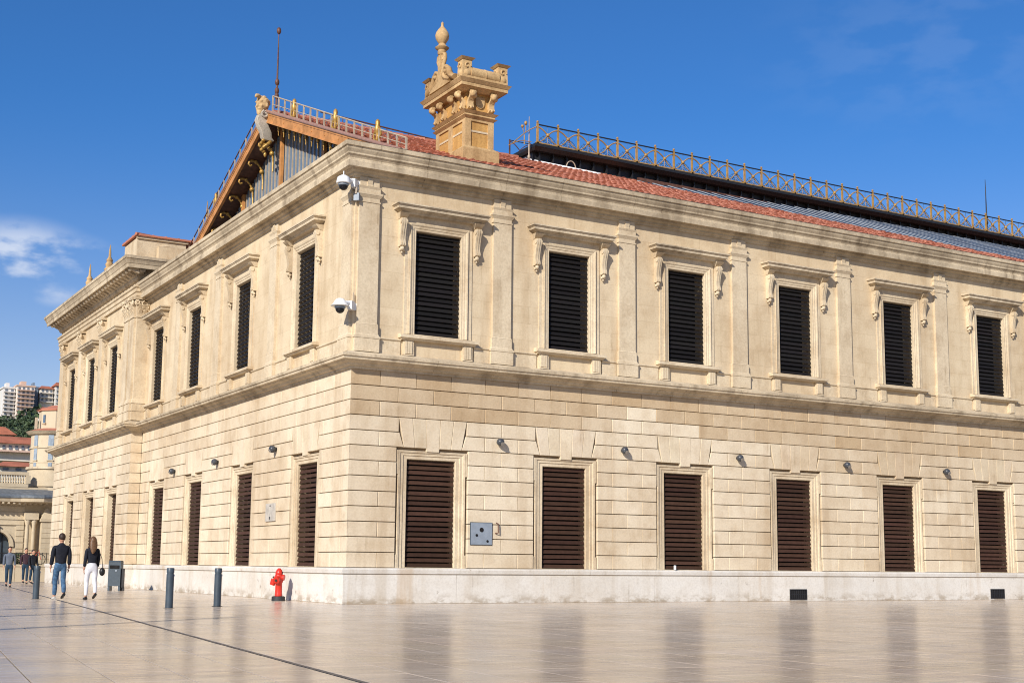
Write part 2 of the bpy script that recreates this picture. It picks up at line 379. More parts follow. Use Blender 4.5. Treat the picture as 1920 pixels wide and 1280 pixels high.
def ashlar(m, side, cs, start, end, mit0):
    """rows of dressed blocks round the openings centred at cs"""
    NH, V9, V8a, V8b = .862, .82, .80, .70
    mids = [(a+b)/2 for a, b in zip(cs, cs[1:])]
    q = [(b-a)/4 for a, b in zip(cs, cs[1:])]; qf = q[0] if q else .86
    for r in range(NR):
        z0, z1 = uvrow(r)
        if r == NR-1: z1 = 4.90
        odd = r % 2 == 1
        J = []
        for i, c in enumerate(cs):
            ql = q[i-1] if i else qf; qr = q[i] if i < len(q) else qf
            if odd: J += [c-2*ql if i == 0 else None, c-ql, c, c+qr, c+2*qr]
            else: J += [c-1.5*ql, c-.5*ql, c+.5*qr, c+1.5*qr]
        J = sorted(set(round(j, 3) for j in J if j is not None and start+.35 < j < end-.3))
        J = [start]+J+[end]
        J = [j for k, j in enumerate(J) if k == 0 or j-J[k-1] > .2]
        hh = {9: V9, 8: V8a}.get(r, NH if r < 8 else 0)
        segs = []
        if hh:
            s = start
            for c in cs:
                if c-hh > start: segs.append((s, c-hh)); s = c+hh
            segs.append((s, end))
        else: segs = [(start, end)]
        for a, b in segs:
            js = [a]+[j for j in J if a+.16 < j < b-.16]+[b]
            for s0, s1 in zip(js, js[1:]):
                p = rect(s0, s1, z0, z1)
                if r == 8:
                    if abs(s1-b) < 1e-6 and b < end-.01: p[1] = (s1+(V8a-V8b)-G, z0+G)
                    if abs(s0-a) < 1e-6 and a > start+.01: p[0] = (s0-(V8a-V8b)+G, z0+G)
                mm = 0
                if mit0 and abs(s0-start) < 1e-6: p = [(start, p[0][1]), p[1], p[2], (start, p[3][1])]; mm = 1
                emit_block(m, side, p, mm)
    zt = uvrow(9)[1]; zb = uvrow(8)[0]; zm = uvrow(9)[0]
    tb = [(-.82, -.70), (-.50, -.435), (-.175, -.155), (.175, .155), (.50, .435), (.82, .70)]
    for c in cs:
        for k in range(5):
            g_ = .0042; (t0, b0), (t1, b1) = tb[k], tb[k+1]
            lo = zb-.075 if k == 2 else zb
            if k == 0: p = [(c+b0+g_, lo+g_), (c+b1-g_, lo+g_), (c+t1-g_, zt-g_), (c+t0+g_, zt-g_)]
            else: p = [(c+b0+g_, lo+g_), (c+b1-g_, lo+g_), (c+t1-g_, zt-g_), (c+t0+g_, zt-g_)]
            emit_block(m, side, p, 0, 'voussoir'); q_ = blocks[-1]; vt = tint(side, c, 8, 3.6) if k == 0 else vt; blocks[-1] = q_[:4]+(tuple(min(1, x*random.uniform(.985, 1.01)) for x in vt),)+q_[5:]
ashlar(fR, 'R', XRL, 0, 25.3, True)
ashlar(fL, 'L', YLL, 0, PY0, True)
ashlar(fP, 'L', YP, PY0, PY1, True)
for r in range(NR):
    z0, z1 = uvrow(r); z1 = 4.9 if r == NR-1 else z1
    emit_block(fS, 'L', [(-PV, z0+G), (-.002, z0+G), (-.002, z1-G), (-PV, z1-G)], 1)
blocks.sort(key=lambda b: -b[0])
rest = {}; cnt = 0
for sc_, m, pts, mit, col, name, dj in blocks:
    if name == 'voussoir' or cnt < 300:
        cnt += name != 'voussoir'
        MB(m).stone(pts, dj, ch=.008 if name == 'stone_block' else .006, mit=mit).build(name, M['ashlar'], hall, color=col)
    else:
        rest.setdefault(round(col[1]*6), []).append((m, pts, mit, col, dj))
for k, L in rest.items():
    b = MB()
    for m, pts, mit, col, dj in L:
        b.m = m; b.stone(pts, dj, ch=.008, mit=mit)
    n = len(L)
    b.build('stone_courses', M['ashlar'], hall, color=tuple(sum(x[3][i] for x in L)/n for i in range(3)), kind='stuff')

# plinth of white marble with a moulded cap
def run(m, prof, s0, s1, step, name, mat, mit0=0, mit1=0, g=.006, jit=0., par=None, smooth=None):
    n = max(1, round((s1-s0)/step)); js = [s0+(s1-s0)*(i+(random.uniform(-.12, .12) if 0 < i < n else 0))/n for i in range(n+1)]
    for i in range(n):
        a, b = js[i], js[i+1]; k = 1-random.random()*jit
        MB(m).prism_s(prof, a+(g if i else 0), b-(g if i < n-1 else 0), mit0 if i == 0 else 0, mit1 if i == n-1 else 0).build(
            name, mat, par or hall, color=(k, k*.99, k*.97), smooth=smooth)
PL = [(-.05, .0), (.105, .0), (.105, .60), (-.05, .60)]
CAP = [(-.05, .602), (.10, .602), (.135, .625), (.14, .70), (.12, .728), (.02, .742), (-.05, .742)]
run(fR, PL, 0, 26, 2.6, 'plinth_stone', M['plinth'], -1, 0, jit=.06, g=.004); run(fR, CAP, 0, 26, 2.9, 'plinth_cap', M['plinth'], -1, 0, jit=.12, g=.004)
run(fL, PL, 0, PY0, 2.7, 'plinth_stone', M['plinth'], -1, 0, jit=.06, g=.004); run(fL, CAP, 0, PY0, 2.9, 'plinth_cap', M['plinth'], -1, 0, jit=.12, g=.004)
run(fP, PL, PY0, PY1, 1.6, 'plinth_stone', M['plinth'], -1, 1, jit=.08, g=.004); run(fP, CAP, PY0, PY1, 2.5, 'plinth_cap', M['plinth'], -1, 1, jit=.12, g=.004)
run(fS, PL, -PV, -.107, 2, 'plinth_stone', M['plinth'], -1, 0); run(fS, CAP, -PV, -.142, 2, 'plinth_cap', M['plinth'], -1, 0)

MB(fR).box(0, 26, .104, .115, -.004, .006).build('ground_joint', M['joint'], hall); MB(fL).box(0, PY0, .104, .115, -.004, .006).build('ground_joint', M['joint'], hall)
# string course between the storeys
STR = [(-.06, 4.89), (.035, 4.89), (.045, 4.935), (.10, 4.95), (.135, 5.0), (.22, 5.02), (.235, 5.045), (.30, 5.05), (.31, 5.10), (.335, 5.11), (.34, 5.165), (.05, 5.262), (-.06, 5.262)]
for m, a, b, m0, m1 in ((fR, 0, 26, -1, 0), (fL, 0, PY0, -1, 0), (fP, PY0, PY1, -1, 1)):
    run(m, STR, a, b, 1.75, 'string_course', M['cornice'], m0, m1, jit=.10, g=.004)
run(fS, STR, -PV, -.002, 3, 'string_course', M['cornice'], -1, 0)
# main cornice
COR = [(-.06, 9.03), (.03, 9.03), (.05, 9.07), (.085, 9.085), (.09, 9.13), (.15, 9.15), (.17, 9.20), (.27, 9.205), (.27, 9.185), (.305, 9.185), (.31, 9.30),
       (.285, 9.32), (.275, 9.37), (.30, 9.41), (.335, 9.44), (.335, 9.475), (.345, 9.49), (.375, 9.54), (.385, 9.59), (.415, 9.60), (.42, 9.69), (.30, 9.715), (-.06, 9.72)]
run(fR, COR, 0, XE, 1.72, 'cornice_stone', M['cornice'], -1, 0, jit=.12, g=.004)
run(fL, COR, 0, PY0, 1.72, 'cornice_stone', M['cornice'], -1, 0, jit=.12, g=.004)
for m, a, b, s0 in ((fR, 26, XE, 0),):
    MB(m).box(a, b, -.05, .04, 4.9, 5.2).build('string_course', M['cornice'], hall)
# pavilion entablature
ARC = [(-.06, 9.27), (.07, 9.27), (.07, 9.40), (.10, 9.41), (.10, 9.52), (.14, 9.55), (.15, 9.60), (.03, 9.62), (-.06, 9.62)]
PCO = [(-.06, 9.80), (.04, 9.80), (.09, 9.86), (.10, 9.92), (.14, 9.94), (.14, 10.10), (.46, 10.11), (.47, 10.085), (.50, 10.085), (.505, 10.21), (.52, 10.22), (.545, 10.29), (.58, 10.36), (.60, 10.37), (.605, 10.46), (-.06, 10.52)]
run(fP, ARC, PY0, PY1, 2.9, 'architrave', M['trim'], -1, 1, jit=.05); MB(fS).prism_s(ARC, -PV, 1.2, -1, 0).build('architrave', M['trim'], hall)
run(fP, PCO, PY0, PY1, 1.9, 'pavilion_cornice', M['cornice'], -1, 1, jit=.1); MB(fS).prism_s(PCO, -PV, 1.6, -1, 0).build('pavilion_cornice', M['cornice'], hall)
MB().box(-PV-.0, 3, PY0, PY1, 9.6, 10.47).build('wall', M['wall'], hall)
mod = MB(ident)
mod.rings([[(s, -o, z) for o, z in [(.10, .165), (.42, .165), (.43, .10), (.38, .05), (.30, .08), (.22, .03), (.10, .0)]] for s in (-.085, .085)])
modm = mod.mesh('modillion', M['cornice'])
k = 0
s = PY0-.30
while s < PY1+.2:
    inst('modillion', modm, hall, (-PV, s, 9.94), R(-90)); s += .40; k += 1
for x in (-PV+.0, -PV+.42, -PV+.84, -PV+1.26): inst('modillion', modm, hall, (x, PY0, 9.94))
# pavilion attic and red roof
MB().box(-PV-.02, 1.24, 17.0, 17.3, 10.45, 11.3).build('attic', M['trim'], hall)
MB().box(-PV-.02, .3, 17.302, 18.6, 10.45, 11.3).build('attic', M['trim'], hall)
MB().box(-PV-.05, 1.3, 16.94, 16.998, 11.26, 11.34).build('attic_moulding', M['trim'], hall); MB().box(-PV-.05, 1.3, 16.96, 16.998, 10.52, 10.66).build('attic_moulding', M['trim'], hall)
b = MB(); b.tube([(.60+.28*math.cos(a), 16.97, 10.97+.13*math.sin(a)) for a in [R(x) for x in range(-20, 201, 20)]], [.03+.03*math.sin(R(x+20)*.8) for x in range(-20, 201, 20)], 8)
b.build('attic_relief', M['trim'], hall, smooth=40)
b = MB(); b.rings([[(-PV-.10, 16.88, 11.34), (3.2, 16.88, 11.34), (3.2, 18.7, 11.34), (-PV-.10, 18.7, 11.34)], [(-PV-.10, 16.88, 11.40), (3.2, 16.88, 11.40), (3.2, 18.7, 11.40), (-PV-.10, 18.7, 11.40)], [(.9, 17.8, 11.52), (3.2, 17.8, 11.52), (3.2, 18.6, 11.52), (.9, 18.6, 11.52)]])
b.build('pavilion_roof', M['tile'], hall)
b = MB()
for i in range(8):
    x = -PV+.05+i*.42
    b.tube([(x, 16.88, 11.385), (x+.05, 17.75, 11.53)], .035, 6)
for i in range(5):
    y = 16.95+i*.40
    b.tube([(-PV-.10, y, 11.385), (.7, max(y, 17.7), 11.52)], .035, 6)
b.tube([(-PV-.10, 16.88, 11.39), (.9, 17.8, 11.54)], .05, 6)
b.build('roof_tiles', M['tile'], hall, kind='stuff', smooth=50)
# two small pinnacles on the pavilion
pin = MB().lathe((0, 0, 0), [(.02, -.02), (.17, 0), (.16, .3), (.19, .34), (.12, .42), (.15, .52), (.10, .62), (.12, .68), (.05, .8), (.04, 1.0), (.012, 1.25)], 12)
pm = pin.mesh('pinnacle', M['pale_orange'], 40)
for y, zz in ((21.9, 10.85), (25.0, 10.75)):
    inst('pinnacle', pm, hall, (-.10, y, zz))
    MB().tbox((-.45, .25, y-.38, y+.38), 10.45, (-.2, .05, y-.12, y+.12), zz+.05).build('pinnacle_base', M['tile'], hall)

# ---- windows
def frame_sweep(b, prof, hw, z0, zt):
    """mitred three-sided surround; prof = (distance out from the opening, projection)"""
    b.rings([[(-hw-d, -o, z0) for d, o in prof], [(-hw-d, -o, zt+d) for d, o in prof], [(hw+d, -o, zt+d) for d, o in prof], [(hw+d, -o, z0) for d, o in prof]])
def slat_mesh(hw, name, mat):
    b = MB(); h = .082; tk = .012
    dz = h*math.cos(R(20)); dy = h*math.sin(R(20))
    b.rings([[(s, 0, 0), (s, -tk, 0), (s, -tk+dy, dz), (s, dy, dz)] for s in (-hw, hw)])
    return b.mesh(name, mat)
sl_low = slat_mesh(HW-.005, 'louvre_slat', M['brown_slat']); sl_up = slat_mesh(HU-.005, 'louvre_slat', M['black_slat'])
nslat = [0]
def fill_slats(w, me, z0, z1, y, individual, black):
    n = 21; p = (z1-z0)/n
    if individual and nslat[0]+n <= 300:
        nslat[0] += n
        for i in range(n):
            v = random.uniform(.75, 1.3); o = inst('louvre_slat', me, w, (0, y+random.uniform(-.004, .004), z0+p*i+.012+random.uniform(-.003, .003)), rx=random.uniform(-.06, .06), ry=random.gauss(0, .0016), color=(v, v*random.uniform(.95, 1.05), v))
    else:
        b = MB(); h = .082; dz = h*math.cos(R(20)); dy = h*math.sin(R(20)); hw = (HU if black else HW)-.005
        for i in range(n):
            z = z0+p*i+.012
            b.rings([[(s, y, z), (s, y-.012, z), (s, y-.012+dy, z+dz), (s, y+dy, z+dz)] for s in (-hw, hw)])
        b.build('louvre_slats', M['black_slat' if black else 'brown_slat'], w, kind='stuff')
LOWP = [(0, -.30), (0, -.085), (.012, -.07), (.095, -.07), (.105, -.052), (.165, -.052), (.18, -.032), (.225, -.025), (.235, -.04), (.235, -.30)]
def low_frame(b, prof):
    b.rings([[(-HW-d, -o, Z0) for d, o in prof], [(-HW-d, -o, Z1+d*.80) for d, o in prof], [(HW+d, -o, Z1+d*.80) for d, o in prof], [(HW+d, -o, Z0) for d, o in prof]])
b = MB(); low_frame(b, LOWP)
for sgn in (-1, 1):
    for za, zb in ((2.72, Z1+.188), (Z0, 1.02)):
        x0, x1 = sorted((sgn*(HW+.235), sgn*(HW+.268)))
        b.box(x0, x1, .022, .09, za, zb)
low_me = b.mesh('window_surround', M['trim'])
b = MB(); low_frame(b, [(0, -.62), (0, -.085), (.012, -.07), (.095, -.07), (.105, -.052), (.165, -.052), (.18, -.032), (.225, -.025), (.235, -.04), (.235, -.62)])
low_deep = b.mesh('window_surround', M['trim'])
b = MB(); b.box(-HW-.02, HW+.02, .40, .43, Z0-.05, Z1+.05); void_low = b.mesh('window_back', M['void'])
b = MB(); b.box(-HW-.02, HW+.02, .40, .43, Z2-.1, Z3+.05); void_up = b.mesh('window_back', M['void'])
b = MB(); b.box(-HW, HW, .02, .32, Z0-.02, Z0+.012); stepm = b.mesh('window_step', M['trim'])
def low_window(loc, rz, ind, deep=False):
    w = inst('window_surround', low_deep if deep else low_me, hall, loc, rz)
    inst('window_back', void_low, w, (0, .35 if deep else 0, 0)); inst('window_step', stepm, w, (0, 0, 0))
    fill_slats(w, sl_low, Z0+.01, Z1, .24 if deep else .13, ind, False)
    return w
UPP = [(0, -.2), (0, .01), (.01, .018), (.05, .018), (.06, .03), (.10, .034), (.12, .05), (.15, .058), (.155, .0), (.155, -.2)]
b = MB(); frame_sweep(b, UPP, HU, Z2-.06, Z3); up_me = b.mesh('window_surround', M['trim'])
b = MB()
for sgn in (-1, 1):
    x0, x1 = sorted((sgn*(HU+.155), sgn*(HU+.27))); b.box(x0, x1, -.02, .02, Z2-.06, 8.40)
    x0, x1 = sorted((sgn*(HU+.155), sgn*(HU+.185))); b.box(x0, x1, -.032, -.02, Z2-.06, Z3+.185)
b.box(-HU-.155, HU+.155, -.02, .02, Z3+.157, 8.40); b.box(-HU-.155, HU+.155, -.032, -.02, Z3+.157, Z3+.185)
back_me = b.mesh('backband', M['trim'])
b = MB()
b.tbox((-.97, .97, -.15, .02), 8.375, (-1.0, 1.0, -.18, .02), 8.41); b.tbox((-1.0, 1.0, -.19, .02), 8.411, (-1.07, 1.07, -.27, .02), 8.45)
b.box(-1.11, 1.11, -.31, .02, 8.451, 8.505); b.tbox((-1.12, 1.12, -.32, .02), 8.506, (-1.15, 1.15, -.35, .02), 8.535); b.tbox((-1.16, 1.16, -.36, .02), 8.536, (-1.15, 1.15, -.35, .02), 8.565); b.tbox((-1.15, 1.15, -.35, .02), 8.566, (-1.1, 1.1, 0, .02), 8.60)
b.v = [(x, y*.86, z) for x, y, z in b.v]; hood_me = b.mesh('window_hood', M['cornice'])
# console: scrolled bracket
def console_mesh():
    b = MB()
    b.tbox((-.075, .075, -.10, .02), 8.26, (-.12, .12, -.24, .02), 8.374)
    fr = [(.19, 8.26), (.205, 8.22), (.205, 8.17), (.185, 8.11), (.155, 8.03), (.13, 7.94), (.115, 7.86), (.11, 7.80), (.125, 7.75), (.145, 7.71), (.14, 7.665), (.105, 7.645)]
    for x0, x1, e in ((-.062, -.026, .0), (-.016, .016, .012), (.026, .062, .0)):
        b.rings([[(x, -(o+e), z) for o, z in fr]+[(x, 0, 7.645), (x, 0, 8.26)] for x in (x0, x1)])
    b.rings([[(x, -(o-.022), z) for o, z in fr]+[(x, .01, 7.65), (x, .01, 8.255)] for x in (-.055, .055)])
    for cx in (-.068, .068):
        b.rings([[(cx+dx, -.155+.055*math.cos(a), 8.19+.055*math.sin(a)) for a in [2*math.pi*k/10 for k in range(10)]] for dx in (-.012, .012)])
    b.ball((0, -.09, 7.60), .05, 8, (1.1, 1, 1)); b.ball((-.04, -.06, 7.57), .035, 8); b.ball((.04, -.06, 7.57), .035, 8); b.ball((0, -.05, 7.52), .03, 8)
    b.v = [(x, y*.86, z) for x, y, z in b.v]; return b.mesh('console', M['trim'], 50)
con_me = console_mesh()
b = MB(); b.tbox((-.90, .90, -.13, .02), 5.60, (-.92, .92, -.17, .02), 5.64); b.box(-.95, .95, -.205, .02, 5.641, 5.70); b.tbox((-.95, .95, -.20, .02), 5.701, (-.93, .93, 0, .02), 5.74)
b.box(-HU-.155, HU+.155, -.02, .2, 5.70, 5.752)
b.v = [(x, y*.8 if y < 0 else y, z) for x, y, z in b.v]; sill_me = b.mesh('window_sill', M['trim'])
b = MB(); b.box(-.12, .12, -.09, .02, 5.262, 5.598)
for x in (-.095, -.035, .025): b.box(x, x+.05, -.115, -.09, 5.30, 5.57)
b.tbox((-.12, .12, -.12, .02), 5.262, (-.12, .12, -.09, .02), 5.29)
b.v = [(x, y*.8, z) for x, y, z in b.v]; sb_me = b.mesh('sill_bracket', M['trim'])
def up_window(loc, rz, ind):
    w = inst('window_surround', up_me, hall, loc, rz)
    inst('window_back', void_up, w); inst('backband', back_me, w); inst('window_hood', hood_me, w); inst('window_sill', sill_me, w)
    for sgn in (-1, 1):
        inst('console', con_me, w, (sgn*.925, 0, 0)); inst('sill_bracket', sb_me, w, (sgn*.72, 0, 0))
    fill_slats(w, sl_up, Z2-.04, Z3, .07, ind, True)
    return w
for i, c in enumerate(XRL): low_window((c, 0, 0), 0, i < 6)
for i, c in enumerate(XR): up_window((c, 0, 0), 0, i < 6)
for i, c in enumerate(YLL): low_window((0, c, 0), R(-90), i < 2)
for c in YL: up_window((0, c, 0), R(-90), False)
for c in YP: low_window((-PV, c, 0), R(-90), False, True)
for c in YPU: up_window((-PV, c, 0), R(-90), False)

# ---- pilasters
def pilaster_mesh(w=.235):
    b = MB()
    b.box(-w, w, -.10, .02, 5.88, 8.50)
    b.tbox((-w-.05, w+.05, -.15, .02), 5.262, (-w-.05, w+.05, -.15, .02), 5.55); b.box(-w-.065, w+.065, -.165, .02, 5.551, 5.60)
    b.tbox((-w-.045, w+.045, -.145, .02), 5.601, (-w-.02, w+.02, -.12, .02), 5.66); b.box(-w-.02, w+.02, -.12, .02, 5.661, 5.85); b.tbox((-w-.02, w+.02, -.125, .02), 5.851, (-w, w, -.10, .02), 5.879)
    b.box(-w-.02, w+.02, -.12, .02, 8.501, 8.53); b.box(-w, w, -.10, .02, 8.531, 8.60)
    b.tbox((-w, w, -.10, .02), 8.601, (-w-.055, w+.055, -.155, .02), 8.67); b.box(-w-.06, w+.06, -.16, .02, 8.671, 8.715)
    b.box(-w-.01, w+.01, -.12, .02, 8.716, 8.80); b.tbox((-w-.01, w+.01, -.12, .02), 8.801, (-w-.035, w+.035, -.15, .02), 8.85)
    b.box(-w+.01, w-.01, -.085, .02, 8.851, 9.05)
    b.rings([[(x, -o, z) for o, z in [(.08, 9.04), (.125, 9.04), (.13, 9.0), (.115, 8.95), (.10, 8.90), (.11, 8.87), (.10, 8.852), (.08, 8.852)]] for x in (-.06, .06)])
    b.v = [(x, y*.68, z) for x, y, z in b.v]; return b.mesh('pilaster', M['trim'])
pil = pilaster_mesh()
PX = [.30, 3.60, 7.05, 10.51, 14.10, 17.78, 21.6, 25.2]
PYL = [.30, 4.85, 9.15, 12.95]
for x in PX: inst('pilaster', pil, hall, (x, 0, 0))
for y in PYL: inst('pilaster', pil, hall, (0, y, 0), R(-90))
# dado rail and low panel, run between the pilasters and the sills
def dado(m, ps, ws, end, start=0):
    stops = sorted([(p-.30, p+.30) for p in ps]+[(c-.90, c+.90) for c in ws]); s = start
    for a, b_ in stops+[(end, end)]:
        if a-s > .05:
            MB(m).box(s, a, .0, .022, 5.262, 5.552).tbox((s, a, 0, .022), 5.553, (s, a, 0, .05), 5.575).box(s, a, 0, .05, 5.576, 5.60).build('dado', M['trim'], hall)
        s = b_
dado(fR, PX, XR, 25.5); dado(fL, PYL, YL, PY0); dado(fP, [PY0+.3, 17.5, 21.05, 24.25, 27.3], YPU, PY1, PY0)
# pavilion order: corner and intermediate pilasters with leafy capitals
def cap_mesh(w=.25):
    b = MB(); z = 8.62
    b.box(-w-.02, w+.02, -.13, .02, z-.05, z); b.tbox((-w, w, -.10, .02), z, (-w-.05, w+.05, -.16, .02), z+.48)
    b.tbox((-w-.1, w+.1, -.20, .02), z+.52, (-w-.13, w+.13, -.23, .02), z+.60)
    for row, zz, n in ((0, z+.02, 3), (1, z+.18, 4)):
        for k in range(n):
            x = -w+2*w*(k+.5)/n; d = .12+.03*row
            b.rings([[(x-.05, -d+.03, zz), (x+.05, -d+.03, zz), (x+.05, -d+.05, zz), (x-.05, -d+.05, zz)], [(x-.055, -d-.02, zz+.12), (x+.055, -d-.02, zz+.12), (x+.055, -d+.03, zz+.12), (x-.055, -d+.03, zz+.12)], [(x-.03, -d-.07, zz+.18), (x+.03, -d-.07, zz+.18), (x+.03, -d-.03, zz+.2), (x-.03, -d-.03, zz+.2)]])
    for sx in (-1, 1):
        b.tube([(sx*(w+.02+.075*math.cos(a)*f_), -.17, z+.42+.075*math.sin(a)*f_) for a, f_ in [(R(x), 1-x/900) for x in range(-60, 480, 40)]], .03, 6)
        b.tube([(sx*.08, -.15, z+.25), (sx*.12, -.18, z+.42), (sx*.06, -.2, z+.48)], .025, 6)
    b.ball((0, -.22, z+.55), .05, 8)
    return b.mesh('leaf_capital', M['trim'], 50)
cm = cap_mesh()
b = MB(); w = .25
b.box(-w, w, -.10, .02, 5.95, 8.57); b.box(-w-.05, w+.05, -.15, .02, 5.262, 5.55); b.box(-w-.065, w+.065, -.165, .02, 5.551, 5.60); b.box(-w-.04, w+.04, -.14, .02, 5.601, 5.80); b.tbox((-w-.06, w+.06, -.16, .02), 5.801, (-w-.01, w+.01, -.11, .02), 5.949)
ppm = b.mesh('pilaster', M['trim'])
for y in (PY0+.27, 17.55, 21.07, 24.27, 27.35): inst('pilaster', ppm, hall, (-PV, y, 0), R(-90)); inst('leaf_capital', cm, hall, (-PV, y, 0), R(-90))
inst('pilaster', ppm, hall, (-PV+.22, PY0, 0)); inst('leaf_capital', cm, hall, (-PV+.22, PY0, 0))

# ------------------------------------------------------------------ roof
def rz_(y): return RZ-SL*(RY-y) if y < RY else RZ-SL*(y-RY)
b = MB()
EY = -.26; EZ = rz_(EY)
b.add([(1.0, EY, EZ-.03), (XE, EY, EZ-.03), (XE, RY, RZ-.03), (1.0, RY, RZ-.03), (XE, 17.9, rz_(17.9)-.03), (1.0, 17.9, rz_(17.9)-.03),
       (1.0, EY, EZ-.18), (XE, EY, EZ-.18), (XE, RY, RZ-.18), (1.0, RY, RZ-.18), (XE, 17.9, rz_(17.9)-.18), (1.0, 17.9, rz_(17.9)-.18)],
      [(0, 1, 2, 3), (3, 2, 4, 5), (6, 7, 8, 9), (9, 8, 10, 11), (0, 1, 7, 6), (5, 4, 10, 11)])
b.build('roof', M['tile'], hall, fix=False)
MB().box(-.35, 1.3, -.32, 16.55, 9.70, 9.735).box(1.3, XE, -.34, -.15, 9.70, 9.735).build('roof_flashing', M['lead'], hall)
# barrel tiles
ct = (1+SL*SL)**.5; uy, uz = 1/ct, SL/ct
gy = lambda x: max(1.5, 7.2-(x-12.4)*.55)
def tiles(x0, x1, y0, y1, name='roof_tiles', lim=False):
    b = MB(); P = .185; C = .30; nx = int((x1-x0)/P); ny = int((y1-y0)*ct/C)
    V, F = b.v, b.f
    for i in range(nx):
        for j in range(ny):
            x = x0+(i+.5)*P+random.uniform(-.022, .022); y = y0+j*C*uy+random.uniform(-.035, .035); z = rz_(y)
            if lim and y > gy(x)-.12: continue
            L = C*1.18; base = len(V); lift0 = .038+random.uniform(-.014, .022); lift1 = .008; r = .085
            for (t_, lf, rr) in ((0, lift0, r), (L, lift1, r*.85)):
                for a in (0, 40, 90, 140, 180):
                    c_, s_ = math.cos(R(a)), math.sin(R(a)); h = s_*rr*.75+lf
                    V.append((x+c_*rr, y+t_*uy-h*uz, z+t_*uz+h*uy))
            for (a) in (0, 40, 90, 140, 180):
                c_, s_ = math.cos(R(a)), math.sin(R(a)); h = s_*r*.5+lift0*.4
                V.append((x+c_*r*.8, y-h*uz+.01, z+h*uy))
            for q in range(4):
                F.append((base+q, base+q+1, base+5+q+1, base+5+q)); F.append((base+10+q, base+10+q+1, base+q+1, base+q))
    return b.build(name, M['tile'], hall, fix=False, kind='stuff')
tiles(1.15, 13.0, EY-.02, 8.7); tiles(13.0, 36, EY-.02, 7.2, lim=True); 
b = MB()
for i in range(22):
    x = 1.2+i*.36
    b.tube([(x, RY, RZ+.03), (x+.40, RY, RZ+.055)], .10, 8)
b.build('ridge_tiles', M['tile'], hall, kind='stuff', smooth=50)
# skylight: glass panes between glazing bars on the slope
n = 38; x0 = 13.0; pw = .60
M['bar'] = plain('grey_glazing_bar', (.42, .45, .48), .6, var=.25)
pc = {}
for i in range(n):
    xa = x0+i*pw; ya = round(gy(xa+.3), 2)
    UPZ = .10+.16*min(1, max(0, (xa-13)/8))
    if (ya, UPZ) not in pc:
        q = MB(); w_ = pw-.03
        q.add([(.03, ya, rz_(ya)+.06), (w_, ya, rz_(ya)+.06), (w_, 7.7, rz_(7.7)+UPZ), (.03, 7.7, rz_(7.7)+UPZ), (.03, ya, rz_(ya)+.0), (w_, ya, rz_(ya)+.0), (w_, 7.7, rz_(7.7)+.0), (.03, 7.7, rz_(7.7)+.0)], [(0, 1, 2, 3), (4, 5, 1, 0), (5, 6, 2, 1), (6, 7, 3, 2), (7, 4, 0, 3)])
        r_ = MB(); r_.rings([[(dx, ya-.03, rz_(ya-.03)+dz), (dx, 7.72, rz_(7.72)+dz+(UPZ-.06 if dz else 0))] [::1] for dx, dz in ((-.05, .0), (-.045, .066), (.045, .066), (.05, .0))], closed=False, caps=False)
        r_.add([(-.05, ya-.03, rz_(ya-.03)), (-.045, ya-.03, rz_(ya-.03)+.066), (.045, ya-.03, rz_(ya-.03)+.066), (.05, ya-.03, rz_(ya-.03))], [(0, 1, 2, 3)])
        pc[ya, UPZ] = (q.mesh('skylight_pane', M['skylight']), r_.mesh('glazing_bar', M['bar'], fix=False))
    inst('skylight_pane', pc[ya, UPZ][0], hall, (xa, random.uniform(-.01, .01), 0)); inst('glazing_bar', pc[ya, UPZ][1], hall, (xa, 0, 0))
MB().box(13.0, XE, 7.72, 7.80, rz_(7.7)-.02, rz_(7.7)+.22).build('roof_flashing', M['rust'], hall)
# lantern along the ridge
LX = 9.25
b = MB(); b.box(LX+.1, XE, 8.22, 9.40, 12.9, 13.43); b.build('lantern_wall', M['dark_iron'], hall)
b = MB(); b.box(LX, XE, 7.86, 9.75, 13.52, 13.615); b.tbox((LX+.05, XE, 8.0, 9.6), 13.43, (LX, XE, 7.88, 9.73), 13.519); b.build('lantern_roof', M['dark_iron'], hall)
lv = MB().box(-.02, .02, 8.10, 8.22, 13.02, 13.43).mesh('lantern_bracket', M['dark_iron'])
for i in range(60): inst('lantern_bracket', lv, hall, (LX+.3+i*.5, 0, 0))
MB().add([(9.15, 8.35, rz_(8.35)+.13), (9.28, 8.35, rz_(8.35)+.13), (11.3, 7.35, rz_(7.35)+.13), (11.15, 7.35, rz_(7.35)+.13), (9.15, 8.35, rz_(8.35)), (9.28, 8.35, rz_(8.35)), (11.3, 7.35, rz_(7.35)), (11.15, 7.35, rz_(7.35))],
    [(0, 1, 2, 3), (0, 1, 5, 4), (1, 2, 6, 5), (2, 3, 7, 6), (3, 0, 4, 7)]).build('roof_flashing', M['white'], hall)
b = MB(); b.tube([(10.6+.17*math.cos(a), 7.95, 13.05+.22*math.sin(a)) for a in [R(x) for x in range(0, 181, 20)]], .018, 6); b.build('vent_hoop', M['pale_iron'], hall, smooth=50)
